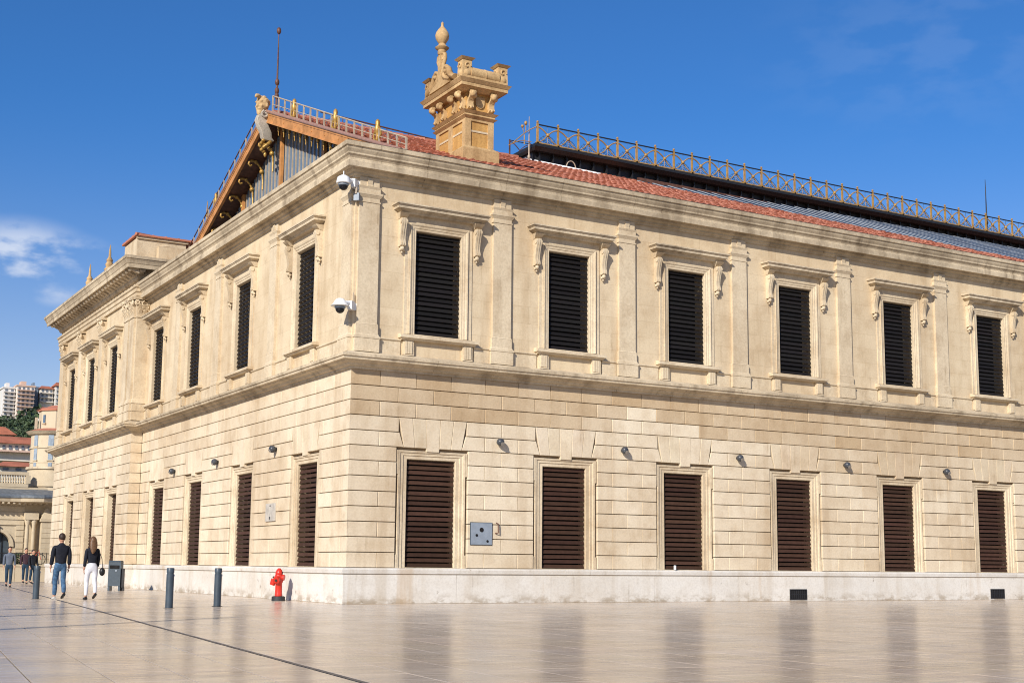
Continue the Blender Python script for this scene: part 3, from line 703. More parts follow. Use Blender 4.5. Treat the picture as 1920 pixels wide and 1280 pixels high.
# cresting
CP = .745; CY = 7.95; CZ_ = 13.62
post = MB().box(-.028, .028, -.028, .028, 0, .66); post.ball((0, 0, .70), .04, 8); post.box(-.035, .035, -.035, .035, 0, .05)
post_me = post.mesh('cresting_post', M['ochre'])
pn = MB(); c = CP/2
for sx in (-1, 1):
    pn.tube([(c+sx*(c-.02)*(1-q)+0*sx, 0, .33+.20*math.sin(math.pi/2*(1-q))) for q in [i/7 for i in range(8)]], .022, 6)
    pn.tube([(c+sx*(c-.02)*(1-q), 0, .33-.26*math.sin(math.pi/2*(1-q))) for q in [i/7 for i in range(8)]], .018, 6)
pn.ball((c, 0, .33), .06, 8); pn.tube([(c, 0, .33), (c, 0, .08)], .009, 5)
pan_me = pn.mesh('cresting_scrolls', M['ochre'], 50)
pd = MB(); pd.tube([(c, 0, .60), (c, 0, .44)], .009, 5)
for rr in (.10, .17, .24, .31): pd.tube([(c+rr*math.cos(a), .02, .03+rr*.9*math.sin(a)) for a in [R(x) for x in range(0, 181, 20)]], .009, 5)
for a in (35, 60, 120, 145): pd.tube([(c, .02, .04), (c+.32*math.cos(R(a)), .02, .04+.30*math.sin(R(a)))], .008, 5)
M['blue_iron'] = plain('blue_grey_iron', (.08, .13, .22), .5, var=.2)
pd_me = pd.mesh('cresting_fan', M['blue_iron'], 50)
for i in range(37):
    x = LX+.12+i*CP
    inst('cresting_post', post_me, hall, (x, CY, CZ_)); inst('cresting_scrolls', pan_me, hall, (x, CY, CZ_)); inst('cresting_fan', pd_me, hall, (x, CY, CZ_))
MB().box(LX+.1, LX+.12+37*CP, CY-.02, CY+.02, CZ_+.60, CZ_+.63).build('cresting_top_rail', M['dark_iron'], hall)
MB().box(LX+.05, LX+.12+37*CP, CY-.035, CY+.035, CZ_+.01, CZ_+.05).build('cresting_base_rail', M['ochre'], hall)
b = MB(); b.tube([(LX-.1, CY, CZ_+.02), (LX-.5, CY, CZ_-.0), (LX-.9, CY, CZ_-.22)], .014, 5)
b.tube([(LX+.1, CY, CZ_+.55), (LX-.15, CY, CZ_+.40), (LX-.35, CY, CZ_+.25), (LX-.75, CY, CZ_-.12)], .016, 6); b.tube([(LX-.35, CY, CZ_+.25), (LX-.42, CY, CZ_+.42)], .012, 5); b.tube([(LX-.35, CY, CZ_+.2), (LX-.35, CY, CZ_-.1)], .018, 5)
b.ball((LX-.42, CY, CZ_+.46), .05, 8); b.ball((LX-.30, CY, CZ_+.58), .05, 8, (1, 1, 1.4)); b.tube([(LX-.30, CY, CZ_+.28), (LX-.30, CY, CZ_+.55)], .012, 5)
b.build('cresting_end_scroll', M['ochre'], hall, smooth=50)
fpost = MB().box(-.02, .02, -.02, .02, 0, .62).mesh('cresting_post', M['rust'])
fp = MB()
for sx in (-1, 1):
    fp.tube([(CP/2+sx*(CP/2)*(1-q), 0, .31+.24*math.sin(math.pi/2*(1-q))) for q in [i/6 for i in range(7)]], .016, 5); fp.tube([(CP/2+sx*(CP/2)*(1-q), 0, .31-.26*math.sin(math.pi/2*(1-q))) for q in [i/6 for i in range(7)]], .016, 5)
fp_me = fp.mesh('cresting_scrolls', M['rust'], 50)
for i in range(37):      # far side cresting seen through the near one
    x = LX+.12+i*CP; inst('cresting_post', fpost, hall, (x, 9.65, CZ_)); inst('cresting_scrolls', fp_me, hall, (x, 9.65, CZ_))
MB().box(LX+.1, XE, 9.65-.012, 9.65+.012, CZ_+.58, CZ_+.60).build('cresting_top_rail', M['dark_iron'], hall)
# ------------------------------------------------------------------ glazed gable over the left facade
GX = 1.0; YA, YB = -.15, 17.75
def rake(y): return rz_(y)+.06
def rake_box(b, x0, x1, ya, yb, d0, d1):
    b.rings([[(x0, ya, rake(ya)+d0), (x1, ya, rake(ya)+d0), (x1, ya, rake(ya)+d1), (x0, ya, rake(ya)+d1)], [(x0, yb, rake(yb)+d0), (x1, yb, rake(yb)+d0), (x1, yb, rake(yb)+d1), (x0, yb, rake(yb)+d1)]])
for ya, yb in ((YA, RY), (RY, YB)):
    n = 3
    for i in range(n):
        a = ya+(yb-ya)*i/n; c = ya+(yb-ya)*(i+1)/n
        b = MB(); rake_box(b, GX-.03, GX+.03, a+.008, c-.008, -.34, -.05); rake_box(b, GX-.05, GX-.03, a+.008, c-.008, -.34, -.30); rake_box(b, GX-.045, GX-.03, a+.008, c-.008, -.10, -.06)
        for q in (.2, .5, .8): b.ball((GX-.035, a+(c-a)*q, rake(a+(c-a)*q)-.2), .018, 6)
        b.build('fascia_board', M['orange_paint'], hall)
    b = MB(); b.tube([(GX-.03, ya, rake(ya)-.01), (GX-.03, yb, rake(yb)-.01)], .05, 10); b.build('rake_gutter', M['copper'], hall, smooth=50)
    b = MB(); rake_box(b, GX+.03, 1.62, ya, yb, -.30, -.24); b.build('gable_soffit', M['rust'], hall)
# glass strips with mullions
GXW = 1.55
b = MB(); b.add([(GXW+.12, YA, 9.72), (GXW+.12, YB, 9.72), (GXW+.12, RY, RZ-.2)], [(0, 1, 2)]); b.build('gable_back', M['void'], hall, fix=False)
y = .5
k = 0
while y < 17.2:
    zt = min(rake(y), rake(y+.27))-.28
    if zt > 9.85:
        MB().box(GXW, GXW+.02, y+.02, y+.25, 9.74, zt).build('gable_pane', M['gable_glass'], hall)
        MB().box(GXW-.03, GXW+.03, y-.018, y+.018, 9.74, zt).build('gable_mullion', M['pale_iron'], hall)
    y += .27; k += 1
for y in (2.4, 5.6, 8.8, 12.0, 15.2):
    MB().box(GXW-.10, GXW-.02, y-.07, y+.07, 9.74, rake(y)-.30).box(GXW-.12, GXW-.02, y-.10, y+.10, 10.3, 10.36).build('gable_post', M['orange_paint'], hall)
MB().box(GXW-.06, GXW+.06, YA+.3, YB-.3, 9.74, 9.82).build('gable_sill', M['lead'], hall)
# scroll brackets and drops under the eaves of the gable
b = MB()
pts = [(.42, 0, -.95), (.40, 0, -.75), (.33, 0, -.58), (.20, 0, -.46), (.08, 0, -.43), (.0, 0, -.47), (-.02, 0, -.55), (.03, 0, -.60), (.08, 0, -.57)]
b.tube(pts, [.026, .03, .034, .036, .036, .034, .03, .026, .026], 8); b.ball((.38, 0, -.72), .07, 8); b.ball((.2, 0, -.46), .06, 8); b.tube([(.42, 0, -1.25), (.42, 0, -.9)], .022, 6)
br_me = b.mesh('scroll_bracket', M['gold'], 50)
b = MB(); b.lathe((0, 0, 0), [(.012, 0), (.015, .1), (.03, .13), (.02, .15), (.045, .20), (.05, .24), (.02, .29), (.015, .31)], 8); dr_me = b.mesh('eaves_drop', M['gold'], 50)
y = 9.6
while y < 17.0:
    inst('scroll_bracket', br_me, hall, (GX+.10, y, rake(y)+.10)); y += .82
y = 8.1
while y > 1.2:
    inst('eaves_drop', dr_me, hall, (GX+.12, y, rake(y)-.62)); y -= .42
for y in (4.2, 1.9): inst('scroll_bracket', br_me, hall, (GX+.10, y, rake(y)+.10))
b = MB()
for (ya, yb) in ((YA, RY), (RY, YB)):
    pass
# railings along both rakes
pst = MB().box(-.018, .018, -.018, .018, 0, .48).mesh('rake_railing_post', M['pale_iron'])
rh = lambda y: .48 if y > RY else .27+.21*max(0, min(1, (y+1)/9.8))
fig = MB(); fig.lathe((0, 0, 0), [(.02, 0), (.05, .04), (.03, .12), (.06, .22), (.08, .30), (.05, .38), (.06, .43), (.05, .49), (.01, .53)], 8)
for sx in (-1, 1): fig.tube([(0, sx*.06, .32), (0, sx*.16, .24), (0, sx*.20, .12), (0, sx*.13, .05)], .025, 6)
fig_me = fig.mesh('railing_ornament', M['gold'], 50)
def railing(ya, yb, top, figs):
    n = int(abs(yb-ya)/.46); st = (yb-ya)/n
    for i in range(n+1): y = ya+st*i; q_ = inst('rake_railing_post', pst, hall, (GX+.05, y, rake(y))); q_.scale.z = rh(y)/.48
    for dz, r_, mt in ((1, .020, top), (.48, .012, M['pale_iron']), (.06, .014, M['pale_iron'])):
        MB().tube([(GX+.05, ya, rake(ya)+dz*rh(ya)), (GX+.05, yb, rake(yb)+dz*rh(yb))], r_, 6).build('rake_rail', mt, hall, smooth=50)
    for y in figs: inst('railing_ornament', fig_me, hall, (GX+.05, y, rake(y)+.02))
    b = MB()
    for i in range(n):
        y0 = ya+st*i; yc = y0+st/2; zc = rake(yc)
        b.tube([(GX+.07, yc+.14*math.cos(a), zc+.14+.10*math.sin(a)) for a in [R(x) for x in range(0, 181, 30)]], .006, 5)
    b.build('rake_scrolls', M['blue_iron'], hall)
railing(8.45, -.25, M['pale_iron'], (6.75, 3.85, 1.3)); railing(9.2, 17.4, M['rust'], (13.3,))
# thin rail on the ridge behind
b = MB(); b.tube([(2.6, RY, RZ+.33), (6.8, RY, RZ+.12)], .022, 6)
for x in (2.7, 3.3, 4.0, 4.7, 5.4, 5.9, 6.6): b.tube([(x, RY, RZ), (x, RY, RZ+.33-(x-2.6)*.05)], .015, 5)
b.build('ridge_rail', M['rust'], hall, smooth=50)
M['head_stone'] = stone_mat('grey_white_carving', (.50, .44, .36), (.20, .17, .14), blot=.9, streak=.8, fine=.5)
# carved head over the apex
def remeshed(mb, name, mat, voxel, parent, smooth_it=3):
    o = mb.build(name, mat, parent)
    md = o.modifiers.new('r', 'REMESH'); md.mode = 'VOXEL'; md.voxel_size = voxel
    ms = o.modifiers.new('s', 'SMOOTH'); ms.iterations = smooth_it; ms.factor = .5
    dg = bpy.context.evaluated_depsgraph_get(); me = bpy.data.meshes.new_from_object(o.evaluated_get(dg)); me.name = name
    o.modifiers.clear(); o.data = me; me.shade_smooth()
    return o
T = Matrix.Translation((GX-.12, RY, RZ+.06)) @ Matrix.Rotation(R(118), 4, 'Z') @ Matrix.Scale(.86, 4)
def hm(x, y, z): v = T @ Vector((x, y, z)); return (v.x, v.y, v.z)
h = MB(hm)       # faces local +Y turned towards the square
h.ball((0, 0, .18), .20, 16, (1, 1.1, 1.25)); h.ball((0, .10, .02), .14, 12, (1, 1, 1.1)); h.ball((0, .14, -.12), .10, 10, (1.1, .9, 1.1))
h.ball((0, .24, .12), .045, 8, (.9, 1.1, 1.9)); h.ball((0, .26, .07), .05, 8)
for sx in (-1, 1):
    h.ball((sx*.09, .19, .24), .05, 8, (1.5, .8, .6)); h.ball((sx*.10, .17, .08), .055, 8); h.ball((sx*.21, .0, .12), .05, 8, (.6, 1, 1.5)); h.ball((sx*.05, .22, -.02), .035, 8, (1.5, 1, .6))
for k in range(46):
    a = random.uniform(0, 6.283); e = random.uniform(.15, 1.4)
    q = Vector((math.cos(a)*math.cos(e)*.21, math.sin(a)*math.cos(e)*.23, .20+math.sin(e)*.24))
    if q.y > .13 and q.z < .36: continue
    h.ball(tuple(q), random.uniform(.035, .06), 8)
for k in range(14): h.ball((random.uniform(-.1, .1), .14+random.uniform(0, .06), -.12+random.uniform(-.1, .05)), .035, 8)
h.tube([(0, .18, .42), (.0, .30, .40), (0, .36, .33)], [.08, .07, .03], 8)
h.lathe((0, 0, -.42), [(.12, 0), (.11, .2), (.13, .35)], 10)
remeshed(h, 'carved_head', M['pale_orange'], .028, hall, 2)
b = MB(); prof = [(GX-.06, RZ+.0), (GX-.22, RZ-.10), (GX-.27, RZ-.24), (GX-.22, RZ-.42), (GX-.12, RZ-.58), (GX-.10, RZ-.72), (GX-.02, RZ-.80)]
b.rings([[(x, RY-w, z), (x, RY+w, z), (x+.24, RY+w, z), (x+.24, RY-w, z)] for (x, z), w in zip(prof, (.12, .16, .17, .15, .12, .10, .08))])
for sx in (-1, 1): b.tube([(GX-.10+(.12-.012*i)*math.cos(i*.8+2), RY+sx*.20, RZ-.12+(.12-.012*i)*math.sin(i*.8+2)) for i in range(9)], .03, 6)
for dx in (-.12, -.04, .04, .12): b.tube([(x-.01, RY+dx*(1-i*.1), z) for i, (x, z) in enumerate(prof)], .028, 6)
b.build('head_console', M['head_stone'], hall, smooth=40)
b = MB()
for k in range(16):
    a = k*1.9; b.ball((GX+.0+.12*math.cos(a), RY+.16*math.sin(a), RZ-.80-.02*k), .065, 8, (1, 1, .8))
b.ball((GX, RY, RZ-1.2), .05, 8, (1, 1, 1.8)); remeshed(b, 'gilded_leaf_drop', M['gold'], .03, hall, 1)

# ------------------------------------------------------------------ chimney
ch = empty('roof_chimney', (3.44, 1.56, 10.0)); tag(ch, 'tall orange sandstone chimney with scrolled cap and urn finial rising from the roof edge', 'chimney')
CX0, CX1, CY0, CY1 = 3.06, 3.82, .80, 2.32
def part(b, name, mat, smooth=None, par=None, **k):
    o = b.build(name, mat, None, smooth, **k); p = par or ch
    o.parent = p; o.matrix_parent_inverse = Matrix.Translation(p.location).inverted() if p.parent is None else Matrix.Identity(4)
    return o
OS, PO = M['orange_stone'], M['pale_orange']
e = .10; part(MB().box(CX0-e, CX1+e, CY0-e, CY1+e, 9.75, 10.42).tbox((CX0-e, CX1+e, CY0-e, CY1+e), 10.421, (CX0-.02, CX1+.02, CY0-.02, CY1+.02), 10.50), 'base_block', PO)
part(MB().box(CX0+.03, CX1-.03, CY0+.03, CY1-.03, 10.4, 11.25), 'shaft', OS)
b = MB()
for x, y in ((CX0, CY0), (CX1-.15, CY0), (CX0, CY1-.16), (CX1-.15, CY1-.16)): part(MB().box(x, x+.15, y, y+.16, 10.5, 11.12), 'corner_strip', PO)
part(MB().box(CX0+.001, CX0+.05, 1.46, 1.66, 10.5, 11.12), 'corner_strip', PO)

for z in (10.86,):
    part(MB().box(CX0+.15, CX1-.15, CY0+.015, CY0+.04, z, z+.045).box(CX0+.018, CX0+.04, CY0+.16, CY1-.16, z, z+.045), 'shaft_band', M['trim'])
b = MB().box(CX0-.0, CX1+.0, CY0-.0, CY1+.0, 11.12, 11.17); b.tbox((CX0, CX1, CY0, CY1), 11.171, (CX0-.07, CX1+.07, CY0-.07, CY1+.07), 11.23); b.box(CX0-.02, CX1+.02, CY0-.02, CY1+.02, 11.231, 11.29)
b.tbox((CX0-.03, CX1+.03, CY0-.03, CY1+.03), 11.291, (CX0-.09, CX1+.09, CY0-.09, CY1+.09), 11.35); part(b, 'neck_moulding', PO)
part(MB().box(CX0+.02, CX1-.02, CY0+.02, CY1-.02, 11.351, 11.80), 'frieze', OS)
def sbracket(ox, oy, nx, ny):
    b = MB(); tx, ty = -ny, nx
    pts = [(.05, 11.38), (.10, 11.42), (.06, 11.52), (.08, 11.60), (.17, 11.66), (.22, 11.73), (.19, 11.80)]
    b.rings([[(ox+nx*o+tx*w, oy+ny*o+ty*w, z) for w, o, z in ((-.07, o_, z_), (.07, o_, z_), (.07, o_-.09, z_), (-.07, o_-.09, z_))] for o_, z_ in pts])
    b.ball((ox+nx*.17, oy+ny*.17, 11.72), .085, 8); b.ball((ox+nx*.07, oy+ny*.07, 11.42), .045, 8)
    b.ball((ox+nx*.16+tx*.05, oy+ny*.16+ty*.05, 11.68), .06, 8)
    part(b, 'bracket', PO, smooth=50)
for x in (CX0+.10, CX1-.10): sbracket(x, CY0, 0, -1)
for y in (CY0+.10, CY0+.48, CY1-.48, CY1-.10): sbracket(CX0, y, -1, 0)
b = MB(); b.rings([[(3.44+.12*math.cos(a), CY0+.02-d, 11.60+.15*math.sin(a)) for a in [R(x) for x in range(180, 361, 15)]]+[(3.56, CY0+.02-d, 11.72), (3.32, CY0+.02-d, 11.72)] for d in (0, .03)]); part(b, 'shield', PO)
b = MB(); b.tbox((CX0-.08, CX1+.08, CY0-.08, CY1+.08), 11.80, (CX0-.20, CX1+.20, CY0-.20, CY1+.20), 11.87); b.box(CX0-.24, CX1+.24, CY0-.24, CY1+.24, 11.871, 11.95); b.tbox((CX0-.25, CX1+.25, CY0-.25, CY1+.25), 11.951, (CX0-.31, CX1+.31, CY0-.31, CY1+.31), 12.03)
part(b, 'cap_cornice', PO)
part(MB().box(CX0-.22, CX1+.22, CY0-.22, CY1+.22, 12.031, 12.12), 'cap_slab', PO)
def volute(cx, cy, zb, name='volute_block'):
    b = MB(); b.tbox((cx-.13, cx+.13, cy-.13, cy+.13), zb, (cx-.12, cx+.12, cy-.12, cy+.12), zb+.42)
    b.tbox((cx-.14, cx+.14, cy-.14, cy+.14), zb+.421, (cx-.19, cx+.19, cy-.19, cy+.19), zb+.47)
    for d in (-1, 1):
        b.tube([(cx+(.10-.011*i)*math.cos(i*.7), cy+d*.13, zb+.27+(.10-.011*i)*math.sin(i*.7)) for i in range(9)], .022, 6)
        b.tube([(cx+d*.13, cy+(.10-.011*i)*math.cos(i*.7), zb+.27+(.10-.011*i)*math.sin(i*.7)) for i in range(9)], .022, 6)
    b.ball((cx, cy, zb+.10), .17, 10, (1, 1, .8)); part(b, name, PO, smooth=40)
for x, y in ((CX0-.08, CY0-.08), (CX1+.12, CY0-.08), (CX0-.08, CY1+.10), (CX1+.12, CY1+.10)): volute(x, y, 12.08)
b = MB(); b.tube([(CX0+.02, CY0-.10, 12.22), (CX1+.02, CY0-.10, 12.22)], .15, 14); b.tube([(CX0+.40, CY0-.10, 12.22), (CX0+.43, CY0-.10, 12.22)], .158, 14); part(b, 'bolster', PO, smooth=50)
b = MB(); b.tube([(CX0+.02, CY1+.10, 12.22), (CX1+.02, CY1+.10, 12.22)], .15, 14); part(b, 'bolster', PO, smooth=50)
# scrolled crest with the urn, on the left side of the cap
fx, fy = CX0-.20, 1.68
b = MB(lambda x, y, z: (x, y, 12.1+(z-12.1)*.80))
for d in (-1, 1):
    b.tube([(fx, fy+d*y, z) for y, z in ((.72, 12.20), (.55, 12.28), (.42, 12.42), (.36, 12.60), (.26, 12.70), (.15, 12.64), (.14, 12.50), (.22, 12.42), (.30, 12.50))], [.09, .09, .085, .075, .07, .06, .05, .05, .04], 8)
    b.tube([(fx, fy+d*y, z) for y, z in ((.50, 12.20), (.30, 12.30), (.16, 12.42), (.08, 12.62), (.10, 12.85), (.17, 13.0), (.16, 13.14), (.06, 13.2), (.02, 13.08), (.08, 12.98))], [.09, .08, .07, .06, .055, .055, .05, .05, .045, .035], 8)
    b.ball((fx-.02, fy+d*.27, 12.55), .07, 8)
b.rings([[(fx-.07, fy-w, z), (fx+.07, fy-w, z), (fx+.07, fy+w, z), (fx-.07, fy+w, z)] for z, w in ((12.1, .55), (12.2, .42), (12.32, .14), (12.6, .05), (13.2, .045))])
part(b, 'scrolled_crest', PO, smooth=50)
b = MB().lathe((fx, fy, 12.93), [(.02, 0), (.09, .02), (.11, .06), (.10, .13), (.16, .18), (.17, .20), (.10, .25), (.08, .30), (.10, .33), (.155, .42), (.17, .50), (.15, .58), (.10, .66), (.05, .72), (.03, .76), (.035, .82), (.01, .86)], 20)
part(b, 'urn_finial', PO, smooth=35)

# ------------------------------------------------------------------ plaza
plaza = MB()
plaza.add([(-260, -80, -.014), (400, -80, -.014), (400, 31, -.014), (-260, 31, -.014)], [(0, 1, 2, 3)])
plaza = plaza.build('plaza', M['grout'], fix=False); tag(plaza, kind='structure', label='polished pale limestone paving of the open square')
MB().add([(-260, 31.0, -.014), (400, 31, -.014), (400, 46, -.34), (-260, 46, -.34), (400, 62, -.34), (-260, 62, -.34)], [(0, 1, 2, 3), (3, 2, 4, 5)]).build('street', M['paving'], fix=False)['kind'] = 'structure'
AD = math.atan2(-2.3, -21.9)                      # the joints run almost along the left facade
dv = Vector((2.3, 21.9)).normalized(); du = Vector((dv.y, -dv.x)); org = Vector((-4.79, 4.92))
slabs = []; W_, L_ = .52, .82; gp = .0045
view = Vector((fw.x, fw.y)).normalized(); side_ = Vector((view.y, -view.x)); c2 = Vector((-10.89, -25.43))
for i in range(-26, 60):
    off = (i*.37) % 1*L_
    for j in range(-40, 46):
        u0 = i*W_+(.03 if i >= 0 else -.03); v0 = j*L_+off
        c = org+du*(u0+W_/2)+dv*(v0+L_/2); d = c-c2; f_ = d.dot(view); s_ = d.dot(side_)
        if f_ < 4 or abs(s_) > f_*.46+2.2 or c.y > 30.2: continue
        if c.x > .35 and c.y > .35: continue
        if c.x > -.0 and PY0+.3 < c.y < PY1: continue
        slabs.append((f_+abs(s_)*.2, u0, v0, c))
slabs.sort(key=lambda q: q[0])
def slab_mb(b, c, tx, ty, seed):
    hw, hl = W_/2-gp, L_/2-gp; cz = -.0005*random.random()
    def P(a, l, z):
        q = Vector((0, 0))+du*a+dv*l
        return (c.x+q.x, c.y+q.y, z+(a*tx+l*ty)+cz)
    b.rings([[P(-hw, -hl, -.012), P(hw, -hl, -.012), P(hw, hl, -.012), P(-hw, hl, -.012)], [P(-hw, -hl, -.0015), P(hw, -hl, -.0015), P(hw, hl, -.0015), P(-hw, hl, -.0015)], [P(-hw+.0015, -hl+.0015, 0), P(hw-.0015, -hl+.0015, 0), P(hw-.0015, hl-.0015, 0), P(-hw+.0015, hl-.0015, 0)]])
restb = MB()
for k, (d_, u0, v0, c) in enumerate(slabs):
    tx, ty = random.gauss(0, .0012), random.gauss(0, .0012)
    if k < 300:
        v = random.uniform(.93, 1.03); slab = MB(); slab_mb(slab, c, tx, ty, k); slab.build('paving_slab', M['paving'], plaza, color=(v, v*random.uniform(.98, 1.0), v*random.uniform(.95, 1.0)))
    else: slab_mb(restb, c, tx, ty, k)
o = restb.build('paving_slabs', M['paving'], plaza, kind='stuff')
b = MB()
def DP(a, l, z): q = org+du*a+dv*l; return (q.x, q.y, z)
b.rings([[DP(-.022, l, -.012), DP(.022, l, -.012), DP(.022, l, .001), DP(-.022, l, .001)] for l in (-26, 25)])
b.build('drain_channel', M['steel'], plaza)
# ------------------------------------------------------------------ things on and near the walls
def child(b, name, mat, p, smooth=None, **k): return b.build(name, mat, p, smooth, **k)   # b in the local frame of p
# wall lamps
lb = MB(); lb.lathe((0, 0, 0), [(.01, 0), (.05, 0), (.055, .02), (.03, .03), (.03, .06)], 12)
lamp_rot = Matrix.Rotation(R(90), 4, 'X')
def rotated(mb, M4):
    mb.v = [tuple(M4 @ Vector(v)) for v in mb.v]; return mb
rotated(lb, lamp_rot)     # +z -> -y : points outwards
lmount = lb.mesh('mount', M['dark_iron'], 40)
lb = MB(); lb.ball((0, -.10, 0), .088, 14); lhead = lb.mesh('lamp_head', plain('charcoal_lamp_metal', (.055, .06, .07), .32, var=.1), 60)
lb = MB(); lb.lathe((0, 0, 0), [(.01, 0), (.045, 0), (.05, .012), (.0, .014)], 12); rotated(lb, Matrix.Translation((0.015, -.165, -.045)) @ Matrix.Rotation(R(125), 4, 'X')); llens = lb.mesh('lens', plain('lamp_lens', (.35, .32, .28), .2), 40)
lamps = [((3.58, 0, 3.52), 0, 'round charcoal wall lamp between the two right-facade windows nearest the corner'), ((6.94, 0, 3.51), 0, 'round charcoal wall lamp between the second and third right-facade windows'),
         ((10.42, 0, 3.50), 0, 'round charcoal wall lamp between the third and fourth right-facade windows'), ((14.02, 0, 3.49), 0, 'round charcoal wall lamp between the fourth and fifth right-facade windows'),
         ((17.74, 0, 3.48), 0, 'round charcoal wall lamp farthest right, between fifth and sixth window'),
         ((0, 4.35, 3.49), R(-90), 'round charcoal wall lamp on the left facade above the small marble plaque'), ((0, 8.75, 3.46), R(-90), 'round charcoal wall lamp, middle one of three on the left facade'),
         ((0, 12.75, 3.44), R(-90), 'round charcoal wall lamp on the left facade nearest the projecting pavilion')]
for loc, rz, lab in lamps:
    e_ = empty('wall_lamp', loc, rz); tag(e_, lab, 'lamp', 'round lamps along the ground floor')
    inst('mount', lmount, e_); inst('lamp_head', lhead, e_); inst('lens', llens, e_)
# surveillance cameras on the corner
def dome_camera(z, lab, big):
    e_ = empty('surveillance_camera', (-.02, -.02, z), R(-45)); tag(e_, lab, 'camera', 'cameras on the building corner')
    # local -y points out from the corner, +x towards the right facade
    b = MB(); b.box(-.02, .28, -.02, -.005, -.07, .07) if big else b.box(-.02, .14, -.02, -.005, -.10, .10)
    child(rotated(b, Matrix.Rotation(R(45), 4, 'Z')), 'mount_plate', M['white'], e_)
    b = MB(); b.box(-.05, .05, -.16, .04, -.08, .10); b.tube([(0, -.1, .05), (-.06, -.22, .05), (-.12, -.32, .03)], [.05, .045, .05], 10); child(b, 'arm', M['white'], e_, smooth=40)
    cx, cy = -.14, -.34
    if big: b = MB().lathe((cx, cy, 0), [(.01, .12), (.07, .11), (.12, .06), (.16, -.01), (.20, -.045), (.19, -.05), (.12, -.05), (.01, -.05)], 20)
    else: b = MB().lathe((cx, cy, 0), [(.01, .14), (.05, .13), (.13, .08), (.15, -.0), (.155, -.05), (.14, -.055), (.01, -.055)], 20)
    child(b, 'hood', M['white'], e_, smooth=35)
    b = MB().lathe((cx, cy, 0), [(.115, -.05), (.115, -.09), (.10, -.10), (.01, -.10)], 18); child(b, 'collar', M['boxgrey'], e_, smooth=35)
    b = MB().ball((cx, cy, -.10), .098, 16, (1, 1, 1.05)); child(b, 'dome', M['glassblack'], e_, smooth=60)
    if not big:
        b = MB().tube([(cx, cy, .13), (cx, cy, .22)], .012, 6); child(b, 'aerial', M['white'], e_)
        b = MB().box(.0, .12, -.10, -.02, -.36, -.20); child(b, 'junction_box', M['boxgrey'], e_)
        b = MB().tube([(.05, -.08, -.08), (.05, -.10, -.22)], .03, 8); child(b, 'conduit', M['pale_iron'], e_)
    else:
        b = MB().tube([(.02, -.02, .1), (.02, -.02, .30)], .012, 6); child(b, 'cable', M['pale_iron'], e_)
dome_camera(6.20, 'white dome camera with wide rain hood halfway up the upper storey corner', True)
dome_camera(8.85, 'white dome camera tucked under the cornice at the building corner', False)
# grey service cover and hook
e_ = empty('service_cover', (3.165, -.0, 1.495)); tag(e_, 'square grey steel cover with keyholes screwed to the wall right of the first door', 'utility cover')
child(MB().box(-.262, .262, -.028, -.004, -.235, .235), 'cover_plate', M['boxgrey'], e_)
child(MB().box(-.275, .275, -.020, -.003, -.248, .248), 'frame', M['slate'], e_)
for x, z, r_ in ((0, .085, .05), (-.12, -.035, .03), (.15, -.16, .028)):
    b = MB().rings([[(x+rr*math.cos(a), -.028-d, z+rr*math.sin(a)) for a in [2*math.pi*k/12 for k in range(12)]] for d, rr in ((0, r_), (.008, r_))]); child(b, 'keyhole', M['void'], e_)
b = MB().tube([(0, 0, .12), (.02, -.05, .10), (.02, -.06, -.10), (-.03, -.01, -.11)], .014, 6)
o = b.build('wall_hook', M['rust'], None, smooth=40, loc=(3.55, 0, 1.62)); tag(o, 'small rusty iron hook in the wall right of the grey service cover', 'hook')
e_ = empty('marble_plaque', (0, 4.55, 2.01), R(-90)); tag(e_, 'small pale marble plaque on the left facade under a wall lamp', 'plaque')
child(MB().box(-.32, .32, -.03, -.002, -.21, .21), 'slab', M['plaque'], e_)
for x, z in ((0, .15), (0, -.15), (.0, -.12)): child(MB().ball((x, -.03, z), .02, 6), 'screw', M['dark_iron'], e_)
# air vents in the plinth
for i, x in enumerate((12.22, 19.57)):
    e_ = empty('air_vent', (x, -.105, .165)); tag(e_, ('dark iron air vent low in the plinth below the fourth window', 'dark iron air vent low in the plinth below the sixth window')[i], 'vent', 'air vents in the plinth')
    child(MB().box(-.265, .265, -.006, -.001, -.125, .125), 'recess', M['void'], e_)
    child(MB().box(-.28, .28, -.02, -.001, .105, .13).box(-.28, .28, -.02, -.001, -.13, -.105).box(-.28, -.255, -.02, -.001, -.105, .105).box(.255, .28, -.02, -.001, -.105, .105), 'frame', M['dark_iron'], e_)
    for k in range(7): child(MB().box(-.225+k*.07, -.195+k*.07, -.016, -.006, -.10, .10), 'bar', M['dark_iron'], e_)
    child(MB().box(-.25, .25, -.013, -.007, -.01, .01), 'cross_bar', M['dark_iron'], e_)
# little can left on the plinth in front of the third door
o = MB().lathe((0, 0, 0), [(.02, 0), (.03, .005), (.03, .10), (.025, .11), (.01, .11)], 10).build('drink_can', M['white'], smooth=40, loc=(8.40, -.07, .742)); tag(o, 'small white drink can left on the plinth at the third door', 'can')
